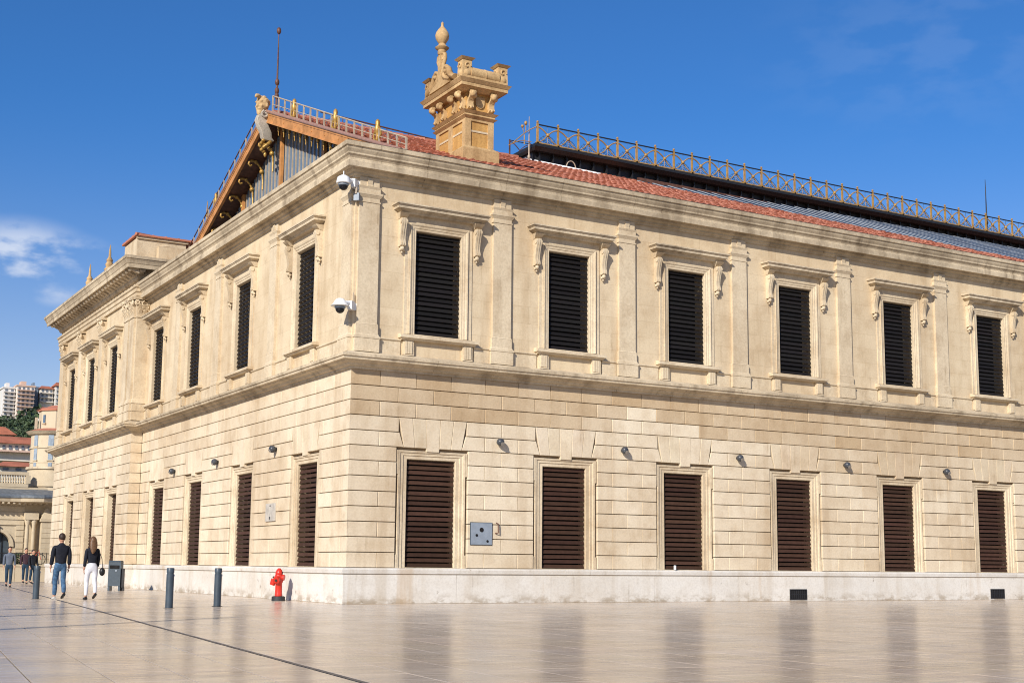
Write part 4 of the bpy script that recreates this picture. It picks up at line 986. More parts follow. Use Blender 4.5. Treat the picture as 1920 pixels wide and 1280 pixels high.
# lightning rods
def rod(loc, h_, r_, mat, lab, knobs):
    e_ = empty('lightning_rod', loc); tag(e_, lab, 'rod')
    child(MB().tube([(0, 0, -.3), (0, 0, h_*.3), (0, 0, h_)], [r_, r_*.8, r_*.35], 8), 'mast', mat, e_, smooth=50)
    b = MB()
    for z in knobs: b.ball((0, 0, z), r_*1.9, 8, (1, 1, 1.6))
    child(b, 'collar', mat, e_, smooth=50)
rod((1.28, RY, RZ+.5), 1.98, .035, M['rust'], 'tall brown lightning rod standing behind the carved gable head', (.05, .2, .45, 1.97))
rod((9.1, 8.0, 13.15), 1.3, .026, M['pale_iron'], 'short pale rod at the left end of the long roof cresting', (.02,))
rod((29.6, 8.0, 13.9), 1.8, .03, M['dark_iron'], 'dark lightning rod on the roof cresting near the right edge', (.1, .3))
e_ = empty('ridge_ornament', (1.9, 17.0, 11.9)); tag(e_, 'small gilded iron spike and scrolls on the red pavilion roof beside the gable', 'roof ornament')
child(MB().tube([(0, 0, -.2), (0, 0, .5), (0, 0, .95)], [.04, .03, .01], 8).ball((0, 0, .45), .06, 8).ball((0, 0, .2), .06, 8), 'spike', M['ochre'], e_, smooth=50)
b = MB()
for q in range(3): b.tube([(.15+q*.27+.11*math.cos(a), 0, .18+.14*math.sin(a)) for a in [R(x) for x in range(-60, 260, 30)]], .02, 6); b.ball((.15+q*.27, 0, .38), .035, 6)
child(b, 'scrolls', M['ochre'], e_, smooth=50)

# hydrant
hy = empty('fire_hydrant', (-.47, 2.62, 0), R(-40)); tag(hy, 'red fire hydrant on a black foot against the white plinth', 'hydrant')
child(MB().lathe((0, 0, 0), [(.02, 0), (.16, 0), (.155, .09), (.13, .105), (.02, .105)], 20, 1, .85), 'foot', M['rubber'], hy, smooth=35)
child(MB().lathe((0, 0, 0), [(.02, .10), (.085, .10), (.09, .13), (.082, .16), (.078, .40), (.095, .43), (.105, .50), (.105, .56), (.085, .60), (.02, .60)], 20), 'barrel', M['red'], hy, smooth=35)
child(MB().lathe((0, 0, 0), [(.02, .58), (.075, .59), (.088, .61), (.085, .65), (.065, .70), (.035, .735), (.03, .745), (.02, .747)], 20), 'bonnet', M['red'], hy, smooth=40)
b = MB(); b.tube([(0, 0, .53), (0, -.12, .50), (0, -.14, .495)], [.07, .065, .065], 14); b.tube([(0, -.14, .495), (0, -.20, .47)], [.085, .08], 14); child(b, 'front_outlet', M['red'], hy, smooth=35)
b = MB(); b.tube([(0, 0, .50), (-.12, -.02, .46)], .055, 12); b.tube([(-.11, -.02, .49), (-.155, -.02, .36)], [.075, .06], 12); child(b, 'side_outlet', M['red'], hy, smooth=35)
b = MB(); b.tube([(.02, 0, .54), (.13, 0, .53)], [.06, .07], 12); child(b, 'side_outlet', M['red'], hy, smooth=35)
child(MB().tube([(0, -.20, .47), (0, -.22, .465)], .03, 6).ball((.06, 0, .64), .035, 8).ball((-.13, -.02, .54), .022, 8), 'nut', M['rubber'], hy, smooth=35)

hy.scale = (.95, .95, .95)
# bollards
bm_ = MB().lathe((0, 0, 0), [(.02, 0), (.068, 0), (.068, .60), (.060, .605), (.060, .625), (.068, .63), (.068, .70), (.062, .712), (.02, .714)], 22).mesh('post', M['slate'], 35)
bp_ = MB().lathe((0, 0, 0), [(.02, 0.001), (.10, .001), (.10, .006), (.02, .008)], 20).mesh('base_ring', M['dark_iron'], 35)
for (x, y, lab) in ((-4.08, -1.55, 'dark grey steel bollard on the left of the pair before the left facade'), (-2.99, -.92, 'dark grey steel bollard on the right of the pair, left of the hydrant'), (-5.17, 4.9, 'dark grey steel bollard left of the walking man')):
    e_ = empty('bollard', (x, y, 0)); tag(e_, lab, 'bollard', 'steel bollards on the square')
    inst('post', bm_, e_); inst('base_ring', bp_, e_)
    child(MB().box(.03, .074, -.03, .03, .565, .595), 'reflector', M['white'], e_)

# litter bin
e_ = empty('litter_bin', (-1.38, 13.5, 0), R(-28)); tag(e_, 'blue-grey steel litter bin on short legs beside the pavilion corner', 'bin')
child(MB().box(-.19, .19, -.16, .16, .14, .86).tbox((-.20, .20, -.17, .17), .861, (-.17, .17, -.14, .14), .90), 'body', M['slate'], e_)
for sx in (-1, 1): child(MB().box(*sorted((sx*.19, sx*.13)), -.15, .15, 0, .14), 'leg', M['slate'], e_)
child(MB().box(-.15, .15, -.168, -.162, .66, .76), 'opening', M['void'], e_)
child(MB().rings([[(0.05+.03*math.cos(a), -.162-d, .60+.03*math.sin(a)) for a in [2*math.pi*k/10 for k in range(10)]] for d in (0, .01)]), 'lock', M['boxgrey'], e_)
child(MB().box(.195, .26, -.10, .10, .10, .66).box(.2, .28, -.06, .06, 0, .1), 'rear_bracket', M['dark_iron'], e_)

e_.scale = (.92, .92, .95)
# lamp columns of the square, standing left of the frame; their shadows cross the paving
for (tx, ty, h_, lab) in ((-4.8, -6.2, 5.2, 'tall grey lamp column nearest the camera on the left of the square'), (-5.7, -3.35, 6.2, 'tall grey lamp column, middle one at the left of the square'), (-5.9, -1.0, 7.0, 'tallest grey lamp column at the left of the square')):
    L_sh = h_/math.tan(R(SUN_EL)); bx, by = tx-TRAVEL.x*L_sh, ty-TRAVEL.y*L_sh
    e_ = empty('lamp_column', (bx, by, 0)); tag(e_, lab, 'street lamp', 'lamp columns of the square')
    child(MB().lathe((0, 0, 0), [(.02, 0), (.14, 0), (.20, .5), (.14, .55), (.11, h_-.3), (.11, h_)], 12), 'pole', M['slate'], e_, smooth=40)
    child(MB().lathe((0, 0, 0), [(.02, h_), (.13, h_+.02), (.15, h_+.1), (.12, h_+.25), (.02, h_+.28)], 12), 'lantern', M['slate'], e_, smooth=40)

# ------------------------------------------------------------------ people
def cloth(name, col, rough=.8, var=.12): 
    return plain(name, col, rough, var=var, sc=14, bump=.35, spec=.25)
SKIN = plain('skin', (.50, .27, .18), .5, var=.06); HAIRD = plain('dark_brown_hair', (.045, .025, .016), .6, var=.3, sc=60); HAIRL = plain('light_brown_hair', (.16, .08, .035), .5, var=.25, sc=30)
NAVY = cloth('black_navy_cloth', (.012, .014, .022)); DENIM = cloth('blue_denim', (.075, .155, .27), var=.25); WHITE = cloth('white_denim', (.70, .70, .74), var=.05); GREYB = cloth('grey_blue_knit', (.11, .13, .17)); DARKD = cloth('dark_denim', (.02, .045, .08)); MAROON = cloth('dark_plum_cloth', (.05, .025, .035))
SHOE = plain('black_leather', (.012, .012, .013), .4); SHOEW = plain('pale_canvas', (.55, .52, .47), .6)
def skin_mesh(name, verts, edges, root, mat, parent, lv=2):
    """verts: (x, y, z, rx, ry) in metres, one connected skeleton"""
    me = bpy.data.meshes.new(name); me.from_pydata([v[:3] for v in verts], edges, []); o = bpy.data.objects.new(name, me); COL.objects.link(o)
    md = o.modifiers.new('skin', 'SKIN'); md.use_smooth_shade = True
    for i, v in enumerate(verts):
        me.skin_vertices[0].data[i].radius = (v[3], v[4]); me.skin_vertices[0].data[i].use_root = (i == root)
    sb = o.modifiers.new('sub', 'SUBSURF'); sb.levels = lv; sb.render_levels = lv
    dg = bpy.context.evaluated_depsgraph_get(); m2 = bpy.data.meshes.new_from_object(o.evaluated_get(dg)); m2.name = name
    o.modifiers.clear(); o.data = m2; bpy.data.meshes.remove(me); m2.materials.clear(); m2.materials.append(mat); m2.shade_smooth()
    o.parent = parent; return o
def chainm(name, pts, mat, parent, lv=2):
    return skin_mesh(name, pts, [(i, i+1) for i in range(len(pts)-1)], 0, mat, parent, lv)
def person(loc, rz, h, lab, top, legs, hair, female=False, stride=.0, shoe=(None, None), group=None, hairstyle='short', arm_l=0., arm_r=0., bag=False, seated=False, shirt=None):
    """figure facing local +Y, modelled 1.75 m tall and scaled to h"""
    p = empty('person', loc, rz); tag(p, lab, 'person', group); k = h/1.75; p.scale = (k, k, k)
    sw = .150 if female else .185; hp = .098 if female else .088
    # joints
    def leg(sx, st):
        hip = (sx*hp, 0, .93); kn = (sx*hp*.95, .05+st*.16 if st > 0 else .02+st*.05, .50); an = (sx*hp*.9, st*.30 if st > 0 else st*.30, .09+(0.07 if st < 0 else 0))
        return hip, kn, an
    V = []; E = []
    def av(x, y, z, rx, ry=None, par=None):
        V.append((x, y, z, rx, ry or rx)); i = len(V)-1
        if par is not None: E.append((par, i))
        return i
    def arm_pts(sx, sw_):
        sh = (sx*sw, 0, 1.42); el = (sx*(sw+.035), -.02+sw_*.10, 1.13); wr = (sx*(sw+.045), .05+sw_*.24, .89)
        return sh, el, wr
    pel = av(0, 0, .95, .085, .07); ab = av(0, 0, 1.10, .08, .06, pel); chs = av(0, -.01, 1.30, .10, .075, ab); nk0 = av(0, -.01, 1.44, .055, .05, chs); nk = av(0, .0, 1.51, .05, .05, nk0); hd = av(0, .01, 1.60, .075, .085, nk); tp = av(0, .0, 1.69, .06, .07, hd)
    for sx, st, am in ((-1, stride, arm_l), (1, -stride, arm_r)):
        hip, kn, an = leg(sx, st)
        if seated: kn = (sx*hp, .38, .90); an = (sx*hp, .42, .50)
        i = av(*hip, .058, .060, pel); i = av(*kn, .052, .055, i); i = av(kn[0]*.5+an[0]*.5, kn[1]*.5+an[1]*.5-.015, kn[2]*.6+an[2]*.4, .047, .05, i); i = av(*an, .035, .038, i); av(an[0], an[1]+.12, an[2]-.05, .03, .025, i)
        sh, el, wr = arm_pts(sx, am)
        i = av(sx*sw*.75, 0, 1.40, .035, .035, chs); i = av(sh[0], sh[1], sh[2]-.03, .034, .034, i); i = av(*el, .032, .032, i); i = av(*wr, .024, .028, i); av(wr[0]+sx*.002, wr[1]+.02, wr[2]-.07, .016, .034, i)
    body = skin_mesh('body', V, E, 0, SKIN, p)
    # face, ears and fingers welded into the body mesh
    b = MB(); f_ = 1/S
    b.ball((0, .005*f_, 1.625*f_), .098*f_, 14, (.82, 1.0, 1.22)); b.tube([(0, .095*f_, 1.645*f_), (0, .118*f_, 1.605*f_), (0, .10*f_, 1.595*f_)], [.010*f_, .016*f_, .012*f_], 6)
    for sx in (-1, 1): b.ball((sx*.080*f_, -.0, 1.615*f_), .026*f_, 8, (.4, .8, 1.25)); b.ball((sx*.032*f_, .085*f_, 1.638*f_), .013*f_, 8)
    b.ball((0, .088*f_, 1.565*f_), .022*f_, 8, (1.3, .6, .5)); b.ball((0, .06*f_, 1.535*f_), .035*f_, 8)
    for sx, am in ((-1, arm_l), (1, arm_r)):
        sh, el, wr = arm_pts(sx, am)
        for q in range(4):
            yb = wr[1]+.02-.024+q*.016; L = (.062, .074, .070, .055)[q]; zb = wr[2]-.105
            b.tube([(wr[0]*f_, yb*f_, (zb+.02)*f_), (wr[0]*f_-sx*.004*f_, (yb+.004)*f_, (zb-L*.5)*f_), ((wr[0]-sx*.02)*f_, (yb+.01)*f_, (zb-L)*f_)], [.0085*f_, .008*f_, .0065*f_], 6)
        b.tube([((wr[0]-sx*.0)*f_, (wr[1]+.045)*f_, (wr[2]-.05)*f_), ((wr[0]-sx*.012)*f_, (wr[1]+.075)*f_, (wr[2]-.085)*f_), ((wr[0]-sx*.018)*f_, (wr[1]+.078)*f_, (wr[2]-.115)*f_)], [.012*f_, .010*f_, .008*f_], 6)
    tmp = b.mesh('face', SKIN); bmx = bmesh.new(); bmx.from_mesh(body.data); bmx.from_mesh(tmp); bmx.to_mesh(body.data); bmx.free(); body.data.shade_smooth()
    # trousers
    V = []; E = []; top_ = av(0, 0, 1.09, .125 if not female else .105, .095); pel = av(0, 0, 1.0, .14 if not female else .128, .108, top_)
    lo = av(0, -.012 if female else 0, .93, .15, .12 if female else .105, pel)
    for sx, st in ((-1, stride), (1, -stride)):
        hip, kn, an = leg(sx, st)
        if seated: kn = (sx*hp, .38, .90); an = (sx*hp, .42, .50)
        tk = .012 if female else .022
        i = av(hip[0]*1.02, hip[1], hip[2]-.10, .088+(0 if female else .004), .092, lo); i = av((hip[0]+kn[0])/2, (hip[1]+kn[1])/2, (hip[2]-.05+kn[2])/2, .076, .08, i); i = av(*kn, .055+tk*.6, .058+tk*.6, i); i = av(kn[0]*.5+an[0]*.5, kn[1]*.5+an[1]*.5-.018, kn[2]*.6+an[2]*.4, .052+tk*.6, .055+tk*.5, i); av(an[0], an[1], an[2]+.015, .038+tk*.7, .042+tk*.7, i)
    skin_mesh('trousers', V, E, 0, legs, p)
    # jacket
    V = []; E = []; hem = av(0, 0, .86 if not female else .925, .165 if not female else .145, .13 if not female else .118)
    wa = av(0, 0, 1.08, .155 if not female else .125, .12 if not female else .10, hem); chs = av(0, -.015, 1.30, .165 if not female else .135, .118 if not female else .10, wa); yk = av(0, -.01, 1.415, .13, .09, chs); col = av(0, -.01, 1.47, .075, .07, yk); av(0, -.005, 1.50, .062, .06, col)
    for sx, am in ((-1, arm_l), (1, arm_r)):
        sh, el, wr = arm_pts(sx, am); tk = .022 if not female else .014
        i = av(sx*sw*.7, -.005, 1.385, .075, .075, chs); i = av(sh[0], sh[1], sh[2]-.03, .047+tk*.5, .054+tk*.5, i); i = av((sh[0]+el[0])/2+sx*.004, (sh[1]+el[1])/2, (sh[2]+el[2])/2, .036+tk, .044+tk, i); i = av(*el, .032+tk, .038+tk, i); av(wr[0], wr[1]-.01, wr[2]+.02, .032+tk, .036+tk, i)
    skin_mesh('jacket', V, E, 0, top, p)
    if shirt: chainm('shirt_tail', [(0, 0, .93, .135, .11), (0, 0, 1.0, .14, .112)], shirt, p)
    # shoes
    for sx, st, sm_ in ((-1, stride, shoe[0] or SHOE), (1, -stride, shoe[1] or SHOE)):
        hip, kn, an = leg(sx, st)
        if seated: an = (sx*hp, .42, .50)
        zz = an[2]-.09; til = .35 if st < 0 and stride else 0
        b = MB(); yy = an[1]
        pts = [(-.075, .035, .032), (-.03, .045, .036), (.06, .036, .042), (.14, .028, .044), (.185, .02, .03)]
        b.rings([[((an[0]+q[2]*math.cos(a))*f_, (yy+q[0])*f_, (zz+.002+max(0, q[1]*(1+1.1*math.sin(a)))+(til*.0+(-q[0]*til if st < 0 else 0)+.02*(st < 0)))*f_) for a in [2*math.pi*t_/10 for t_ in range(10)]] for q in pts])
        b.build('shoe', sm_, p, smooth=50)
    # hair
    if hairstyle == 'short':
        b = MB().ball((0, -.012*f_, 1.655*f_), .104*f_, 14, (.86, 1.0, 1.04)); b.v = [(x, y-.02*f_ if (z < 1.63*f_ and y > 0) else y, z if z > 1.60*f_ or y < 0 else z) for x, y, z in b.v]
        b.build('hair', hair, p, smooth=60)
    else:
        b = MB().ball((0, -.015*f_, 1.65*f_), .108*f_, 14, (.90, 1.0, 1.08)); b.rings([[((w*math.cos(a)+ox)*f_, (-.07+.045*math.sin(a)-oy)*f_, z*f_) for a in [2*math.pi*t_/14 for t_ in range(14)]] for z, w, ox, oy in ((1.68, .07, 0, 0), (1.60, .10, 0, .005), (1.50, .105, .0, .02), (1.42, .095, -.005, .035), (1.34, .06, -.015, .045), (1.28, .02, -.02, .045))])
        b.build('hair', hair, p, smooth=60)
    return p
dirY = 0.10
person((-4.86, 4.05, 0), R(3), 1.76, 'man seen from behind walking away in a black jacket and blue jeans', NAVY, DENIM, HAIRD, stride=.55, shoe=(SHOEW, SHOE), group='couple walking away', arm_l=.1, arm_r=-.1)
wmn = person((-4.22, 3.98, 0), R(2), 1.68, 'woman seen from behind in white trousers and black jacket with long brown hair', NAVY, WHITE, HAIRL, female=True, stride=.5, group='couple walking away', hairstyle='long', arm_l=.0, arm_r=.5, shoe=(SHOE, SHOE))
bagp = empty('shoulder_bag', (-4.00, 3.96, .60)); tag(bagp, 'small black shoulder bag hanging at the right hip of the woman', 'bag')
child(MB().ball((0, 0, 0), .085, 12, (.75, .7, 1.05)), 'pouch', SHOE, bagp, smooth=60)
child(MB().tube([(0, -.02, .08), (-.03, -.05, .28), (-.10, -.04, .46), (-.12, .02, .47)], .008, 6), 'strap', SHOE, bagp)
person((-3.27, 19.6, 0), R(172), 1.60, 'distant man facing the camera in a grey-blue jumper and dark trousers', GREYB, DARKD, HAIRD, stride=.2, arm_l=-.2, arm_r=-.2)
person((-1.55, 25.0, 0), R(200), 1.55, 'distant person in dark clothes standing behind the far bollard', NAVY, DARKD, HAIRD, stride=.15, arm_l=.3, arm_r=.3)
person((-1.62, 26.0, 0), R(180), 1.62, 'distant person in plum clothes half hidden behind the dark-clothed one', MAROON, DARKD, HAIRD, stride=.15)
# ------------------------------------------------------------------ old building behind, beyond the square (stands at y = 50)
BY = 50.0; GB = -.34
old = empty('old_arcade_building', (3, BY, GB)); tag(old, 'ornate pale stone building with arched door, slate canopy and balustrade beyond the square', 'building')
def oc(b, name, mat, smooth=None, p=None, **k):
    p = p or old
    b.v = [(x-p.location.x/S, y-p.location.y/S, z-p.location.z/S) for x, y, z in b.v]
    return b.build(name, mat, p, smooth, **k)
W2 = stone_mat('old_limestone', (.60, .50, .35), (.38, .29, .18), blot=.5, streak=.35, fine=.25)
# wall with an arched opening
ax, aw, az, ar = 1.05, .82, 1.60, .82
b = MB()
arch = [(ax+ar*math.cos(a), az+ar*math.sin(a)) for a in [R(x) for x in range(0, 181, 12)]]
for (s0, z0), (s1, z1) in zip(arch, arch[1:]): b.rings([[(s0, y, z0), (s1, y, z1), (s1, y, 3.9), (s0, y, 3.9)] for y in (BY, BY+.6)])
b.box(ax+ar, 9, BY, BY+.6, GB, 3.9).box(-6, ax-ar, BY, BY+.6, GB, 3.9); oc(b, 'wall', W2)
oc(MB().box(ax-ar-.1, ax+ar+.1, BY+.45, BY+.5, GB, 2.5), 'arched_door', M['slate'])
for x in (ax-.4, ax+.02, ax+.42): oc(MB().box(x, x+.03, BY+.40, BY+.46, GB, 2.4), 'door_bar', M['dark_iron'])
b = MB()
for (s0, z0), (s1, z1) in zip(arch, arch[1:]):
    k = 1.18; f = lambda s, z: (ax+(s-ax)*k, az+(z-az)*k)
    (u0, w0), (u1, w1) = f(s0, z0), f(s1, z1); b.rings([[(s0, y, z0), (s1, y, z1), (u1, y, w1), (u0, y, w0)] for y in (BY-.10, BY)])
b.box(ax-.12, ax+.12, BY-.2, BY, az+ar, az+ar+.32); oc(b, 'arch_moulding', W2)
for z in [GB+.5+.33*i for i in range(12)]:
    x0 = ax+1.05 if z < 2.6 else -6
    oc(MB().box(x0, 2.5, BY-.04, BY, z+.02, z+.31), 'stone_band', W2)
b = MB().box(-6, 2.5, BY-.09, BY, 3.05, 3.16).box(-6, 2.5, BY-.07, BY, 2.75, 2.82); oc(b, 'wall_moulding', W2)
# columns and the pier
for x in (2.62, 2.95):
    b = MB().lathe((x, BY-.35, 0), [(.16, .75), (.16, .9), (.11, .95), (.10, 2.75), (.15, 2.9), (.17, 3.0), (.17, 3.05)], 14); oc(b, 'column', W2, 40)
oc(MB().box(2.45, 3.15, BY-.55, BY, GB, .75).box(2.4, 3.2, BY-.6, BY, .75, .85), 'column_base', W2); oc(MB().box(2.45, 3.15, BY-.55, BY, 3.05, 3.4), 'architrave', W2)
b = MB().box(3.3, 3.85, BY-.7, BY, .9, 2.95).box(3.22, 3.93, BY-.78, BY, 2.95, 3.1).tbox((3.25, 3.9, BY-.75, BY), 3.1, (3.5, 3.65, BY-.5, BY), 3.65).box(3.2, 3.95, BY-.8, BY, GB, .9); oc(b, 'pier', W2)
for k in range(7): oc(MB().box(3.29, 3.86, BY-.72, BY-.70, .95+k*.28, 1.19+k*.28), 'stone_band', W2)
# curving slate canopy: plan line of the edge
edge = [(-6, -.9), (1.6, -.9), (2.1, -1.0), (2.7, -1.35), (3.2, -1.5), (3.7, -1.35), (4.4, -1.9), (5.4, -2.0)]
b = MB(); b.rings([[(x, BY+y, 4.18), (x, BY+y, 4.28), (x, BY+y+.10, 4.36), (x, BY+.1, 4.72), (x, BY+.1, 4.18)] for x, y in edge]); oc(b, 'canopy', plain('slate_canopy', (.15, .17, .19), .5, var=.2, sc=4))
b = MB(); b.rings([[(x, BY+y+.12, 3.98), (x, BY+y+.05, 4.17), (x, BY, 4.17), (x, BY, 3.9)] for x, y in edge]); oc(b, 'canopy_cornice', W2)
for x in [-.2+.28*i for i in range(14)]: oc(MB().box(x, x+.1, BY-.75, BY-.05, 3.86, 3.98), 'corbel', W2)
oc(MB().box(-6, 5.5, BY, BY+.6, 3.9, 4.8), 'upper_wall', W2)
# balustrade
oc(MB().box(-6, 2.6, BY-.05, BY+.25, 5.45, 5.62).box(-6, 2.6, BY-.02, BY+.2, 4.8, 5.0), 'balustrade_rail', W2)
bl = MB().lathe((0, 0, 0), [(.05, 0), (.05, .05), (.03, .08), (.065, .2), (.03, .34), (.05, .40), (.05, .45)], 8).mesh('baluster', W2, 50)
for i in range(30):
    o = inst('baluster', bl, old, (-1.2+i*.13-3, .08, 5.0-GB))
for x in (-.2, 2.45): oc(MB().box(x, x+.25, BY-.04, BY+.24, 5.0, 5.45), 'balustrade_pier', W2)
# round tower
tw = empty('round_tower_house', (3.9, BY+1.2, GB)); tag(tw, 'tall cream corner tower with blue-shuttered windows and small red roofs', 'building')
CR = stone_mat('cream_render', (.56, .465, .33), (.42, .33, .22), blot=.3, streak=.3, fine=.1)
BL = plain('blue_shutter', (.10, .16, .24), .5); PALEB = plain('pale_blue_glass', (.30, .36, .42), .3)
tc = (4.15, BY+1.2); N = 24
def cyl(b, r, z0, z1, r1=None): b.rings([[(tc[0]+q*math.cos(2*math.pi*k/N), tc[1]+q*math.sin(2*math.pi*k/N), z) for k in range(N)] for q, z in ((r, z0), (r1 or r, z1))]); return b
tp_ = lambda b, n, m, s=None: oc(b, n, m, s, tw)
tp_(cyl(MB(), 1.32, GB, 7.9), 'wall', CR, 40); tp_(cyl(MB(), 1.42, 4.9, 5.85), 'balcony_wall', W2, 40); tp_(cyl(MB(), 1.52, 5.85, 5.98), 'balcony_cornice', M['cornice'], 40)
tp_(cyl(cyl(MB(), 1.38, 7.0, 7.08), 1.35, 6.2, 6.25), 'string_moulding', W2, 40)
tp_(cyl(MB(), 1.45, 7.78, 7.95, 1.62), 'eaves', M['cornice'], 40); tp_(cyl(MB(), 1.60, 7.955, 8.14, .95), 'roof', M['tile'])
b = MB(); tc2 = (4.35, BY+1.4)
b.rings([[(tc2[0]+q*math.cos(R(a)), tc2[1]+q*math.sin(R(a)), z) for a in (22, 67, 112, 157, 202, 247, 292, 337)] for q, z in ((1.15, 8.0), (1.15, 9.15))]); tp_(b, 'attic_storey', CR)
b = MB(); b.rings([[(tc2[0]+q*math.cos(R(a)), tc2[1]+q*math.sin(R(a)), z) for a in (22, 67, 112, 157, 202, 247, 292, 337)] for q, z in ((1.25, 9.15), (1.25, 9.22), (.5, 9.5))]); tp_(b, 'attic_roof', M['tile'])
tp_(MB().box(2.95, 3.08, BY+1, BY+1.15, 8.1, 8.75), 'chimney', CR)
def twin(ang, z0, z1, w, mat, r=1.32, c=tc, name='window'):
    a = R(ang); n = Vector((math.cos(a), math.sin(a))); t_ = Vector((-n.y, n.x)); q = Vector(c)+n*(r-.04)
    b = MB(); b.rings([[(q.x+t_.x*s+n.x*d, q.y+t_.y*s+n.y*d, z) for s, d in ((-w, 0), (w, 0), (w, .06), (-w, .06))] for z in (z0, z1)]); tp_(b, name, mat)
    b = MB(); b.rings([[(q.x+t_.x*s+n.x*d, q.y+t_.y*s+n.y*d, z) for s, d in ((-w-.06, 0), (w+.06, 0), (w+.06, .11), (-w-.06, .11))] for z in (z0-.07, z0-.01)]); tp_(b, 'window_sill', W2)
for ang in (-152, -112, -88, -60):
    twin(ang, 6.35, 6.98, .12, BL if ang > -110 else PALEB); twin(ang, 7.12, 7.72, .14, PALEB if ang < -100 else BL); twin(ang, 5.99, 6.2, .1, PALEB)
for ang in (-150, -95, -60): twin(ang, 8.45, 8.9, .08 if ang < -140 else .12, BL, 1.10, tc2)
# terrace wall, planting and parked bicycle in front of it
pw_ = MB().box(-6, 5, BY-2.2, BY-1.9, GB, .55).box(-6, 5, BY-2.25, BY-1.85, .55, .66).build('terrace_wall', W2); tag(pw_, 'low stone terrace wall in front of the arcade building', 'wall')
for k in range(9): MB().box(-2.2+k*.8, -1.42+k*.8, BY-2.23, BY-2.20, GB+.1, .52).build('stone_block', W2, pw_)
fe = empty('iron_fence', (1.5, BY-2.05, .66)); tag(fe, 'dark iron fence on top of the terrace wall', 'fence')
for k in range(16): child(MB().box(-1.0+k*.22, -.97+k*.22, -.015, .015, 0, .62), 'bar', M['dark_iron'], fe)
child(MB().box(-1.0, 2.4, -.02, .02, .55, .59), 'rail', M['dark_iron'], fe)
LEAF = None
t = NT('leaves'); g = t.node('ShaderNodeNewGeometry'); c = t.mix(g.outputs['Random Per Island'], (.018, .035, .014), (.06, .095, .035)); t.set('Base Color', c); t.set('Roughness', .7); LEAF = t.m
def leafy(b, c, r, n, sz, sq=(1, 1, 1)):
    for _ in range(n):
        v = Vector((random.gauss(0, 1), random.gauss(0, 1), random.gauss(0, 1))).normalized()*random.uniform(.55, 1.0)
        q = Vector((c[0]+v.x*r*sq[0], c[1]+v.y*r*sq[1], c[2]+v.z*r*sq[2])); a = Vector((random.gauss(0, 1), random.gauss(0, 1), random.gauss(0, 1))).normalized(); d = a.orthogonal().normalized(); s_ = sz*random.uniform(.6, 1.4)
        e2 = a.cross(d); b.add([tuple(q+d*s_), tuple(q+e2*s_*.6), tuple(q-d*s_), tuple(q-e2*s_*.6)], [(0, 1, 2, 3)])
sh = empty('potted_shrub', (2.0, BY-1.7, .6)); tag(sh, 'dark green shrub behind the terrace wall near the arched door', 'shrub')
b = MB(); leafy(b, (0, 0, .35), .36, 420, .05); child(b, 'foliage', LEAF, sh, fix=False); child(MB().tube([(0, 0, 0), (0, 0, .4)], .03, 6), 'stem', M['rust'], sh)
bk = empty('bicycle', (2.75, BY-1.75, .66), R(15)); tag(bk, 'red bicycle leaning behind the terrace wall', 'bicycle')
for x in (-.42, .42):
    child(MB().tube([(x+.26*math.cos(a), 0, .27+.26*math.sin(a)) for a in [2*math.pi*k/20 for k in range(21)]], .018, 6), 'wheel', M['rubber'], bk)
child(MB().tube([(-.42, 0, .27), (-.15, 0, .62), (.28, 0, .66), (0, 0, .27), (-.42, 0, .27)], .016, 6).tube([(.42, 0, .27), (.30, 0, .74)], .016, 6), 'frame', M['red'], bk)
child(MB().tube([(.24, -.2, .78), (.30, 0, .76), (.24, .2, .78)], .012, 6), 'handlebar', M['dark_iron'], bk); child(MB().box(-.26, -.06, -.05, .05, .70, .74), 'saddle', M['rubber'], bk)

# ------------------------------------------------------------------ the hillside town
def hz(x, y):
    t_ = max(0, min(1, (y-95)/190)); base = 5+25.5*t_**1.05
    return base+1.2*mnoise.noise(Vector((x*.03, y*.03, 0)))*(t_*2+.3)
b = MB(); nx, ny = 46, 40
for j in range(ny+1):
    for i in range(nx+1):
        x = -160+i*9.5; y = 78+j*8; b.v.append((x, y, hz(x, y) if j else -.4))
for j in range(ny):
    for i in range(nx): a = j*(nx+1)+i; b.f.append((a, a+1, a+nx+2, a+nx+1))
t = NT('hillside_scrub'); pos = t.node('ShaderNodeNewGeometry').outputs['Position']
c = t.mix(t.ramp(t.noise(pos, .05, 6, .6), .4, .62), (.055, .075, .035), (.22, .17, .10)); t.set('Base Color', c); t.set('Roughness', 1.)
o = b.build('hillside', t.m, smooth=60); tag(o, 'green and brown hillside rising behind the old buildings', kind='structure')
b = MB(); random.seed(11)
for _ in range(760):
    x = random.uniform(10, 62); y = random.uniform(100, 285)
    px_ = 10.9+x; 
    dens = 1.0 if (y > 175) else .55
    if random.random() > dens: continue
    r_ = random.uniform(.8, 1.5)*(1+(y-100)/300)*(1.7 if x > 35+.0*y and y > 240 and 46 < x*300/y < 51 else 1); 
    leafy(b, (x, y, hz(x, y)+r_*.5), r_, 70, r_*.16, (1.1, 1.1, 1.0))
o = b.build('hillside_trees', LEAF, fix=False); tag(o, 'dense dark green trees covering the hillside', kind='stuff')
WINM = plain('far_window', (.17, .20, .24), .3); TERR = plain('far_terracotta', (.50, .17, .09), .8, var=.2, sc=.5)
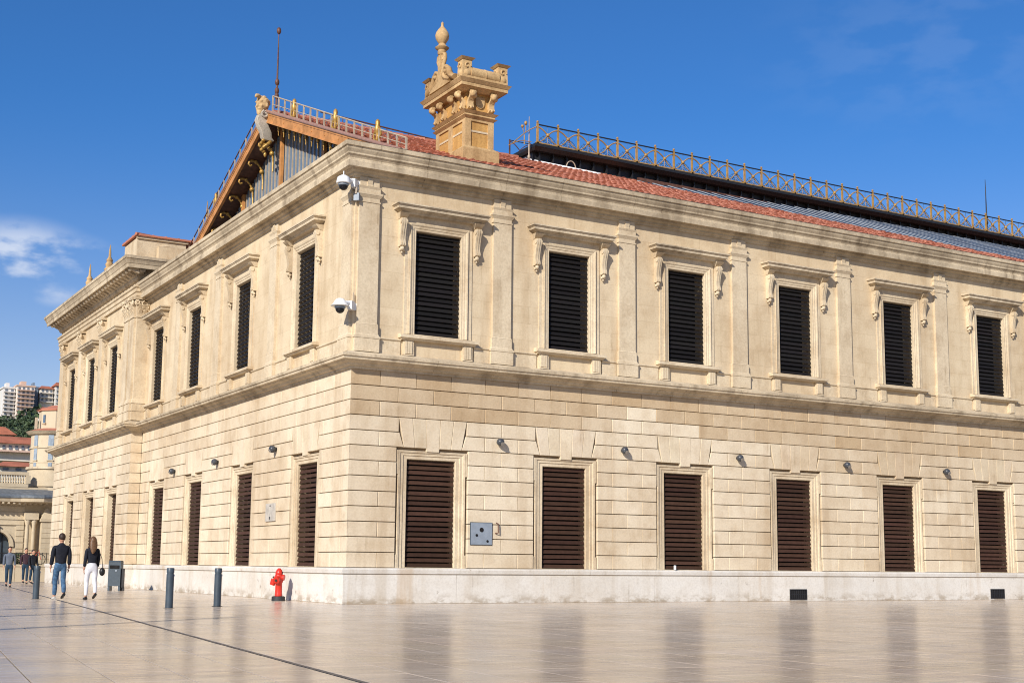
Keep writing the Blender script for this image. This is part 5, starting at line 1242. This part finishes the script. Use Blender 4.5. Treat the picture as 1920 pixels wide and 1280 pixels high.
def block_house(cx, cy, zb, w, d, h, floors, cols, col, lab, roof='flat', accent=None, rz=0, balc=True):
    e_ = empty('apartment_block' if floors > 3 else 'hillside_house', (cx, cy, zb), rz); tag(e_, lab, 'building', 'houses on the hillside')
    m_ = plain('far_wall', col, .8, var=.08, sc=.3)
    child(MB().box(-w/2, w/2, -d/2, d/2, -3 if floors > 1 else -.9, h), 'wall', m_, e_)
    fh = h/floors; cw = w/cols
    for f in range(floors):
        for c_ in range(cols):
            x = -w/2+cw*(c_+.5); z = fh*(f+.30)
            child(MB().box(x-cw*.22, x+cw*.22, -d/2-.10, -d/2+.1, z, z+fh*.48), 'window', WINM, e_)
        if balc: child(MB().box(-w/2*.97, w/2*.97, -d/2-.8, -d/2, fh*f-.05, fh*f+.12), 'balcony', accent or m_, e_)
    if roof == 'flat': child(MB().box(-w/2-.2, w/2+.2, -d/2-.2, d/2+.2, h, h+.35).box(-w*.2, w*.1, -d*.2, d*.2, h+.35, h+1.5), 'roof', accent or m_, e_)
    else: child(MB().tbox((-w/2-.4, w/2+.4, -d/2-.5, d/2+.5), h, (-w/2+.6, w/2-.6, -.1, .1), h+(h*.30 if h > 1.2 else h*1.1)), 'roof', TERR, e_)
PK = plain('far_salmon', (.66, .46, .36), .8)
HB = 300  # hilltop walls and accents paled in colour to stand in for haze
block_house(41.3, HB, 34.3, 2.6, 6, 6.4, 7, 2, (.70, .66, .62), 'pale apartment block at the far left end of the hilltop row')
block_house(44.7, HB-1, 34.5, 3.9, 7, 6.7, 7, 4, (.74, .66, .58), 'pink and cream apartment block with balconies on the hilltop', accent=PK)
block_house(47.6, HB+3, 35.5, 1.4, 6, 6.1, 7, 1, (.18, .23, .30), 'narrow blue-grey apartment tower on the hilltop', balc=False)
block_house(50.0, HB+1, 38.2, 2.9, 5, 3.2, 3, 3, (.72, .66, .58), 'low white hilltop house left of the taller red-roofed one', roof='hip')
block_house(53.6, HB, 38.0, 3.8, 6, 4.1, 4, 4, (.66, .64, .60), 'white apartment house with terracotta roof at the right of the hilltop', roof='hip')
block_house(44.0, 255, 29.3, 7.0, 5, 2.2, 2, 6, (.68, .62, .56), 'long low house in the trees below the apartment blocks', roof='hip', balc=False)
block_house(13.6, 120, 11.95, 6.2, 5, .85, 1, 10, (.80, .73, .62), 'long house with red tiled roof and a row of arched windows halfway up the hill', roof='hip', accent=PK)
block_house(12.9, 126, 13.4, 2.2, 3, .9, 1, 2, (.60, .50, .40), 'small red-roofed house behind the long tiled one', roof='hip', balc=False)
block_house(11.2, 105, 9.0, 3.4, 3, .5, 1, 3, (.66, .62, .55), 'small white house with red roof just above the balustrade, left', roof='hip', balc=False)
block_house(13.9, 106, 9.1, 2.2, 3, .6, 1, 2, (.75, .74, .70), 'small white house with red roof just above the balustrade, right', roof='hip', balc=False)
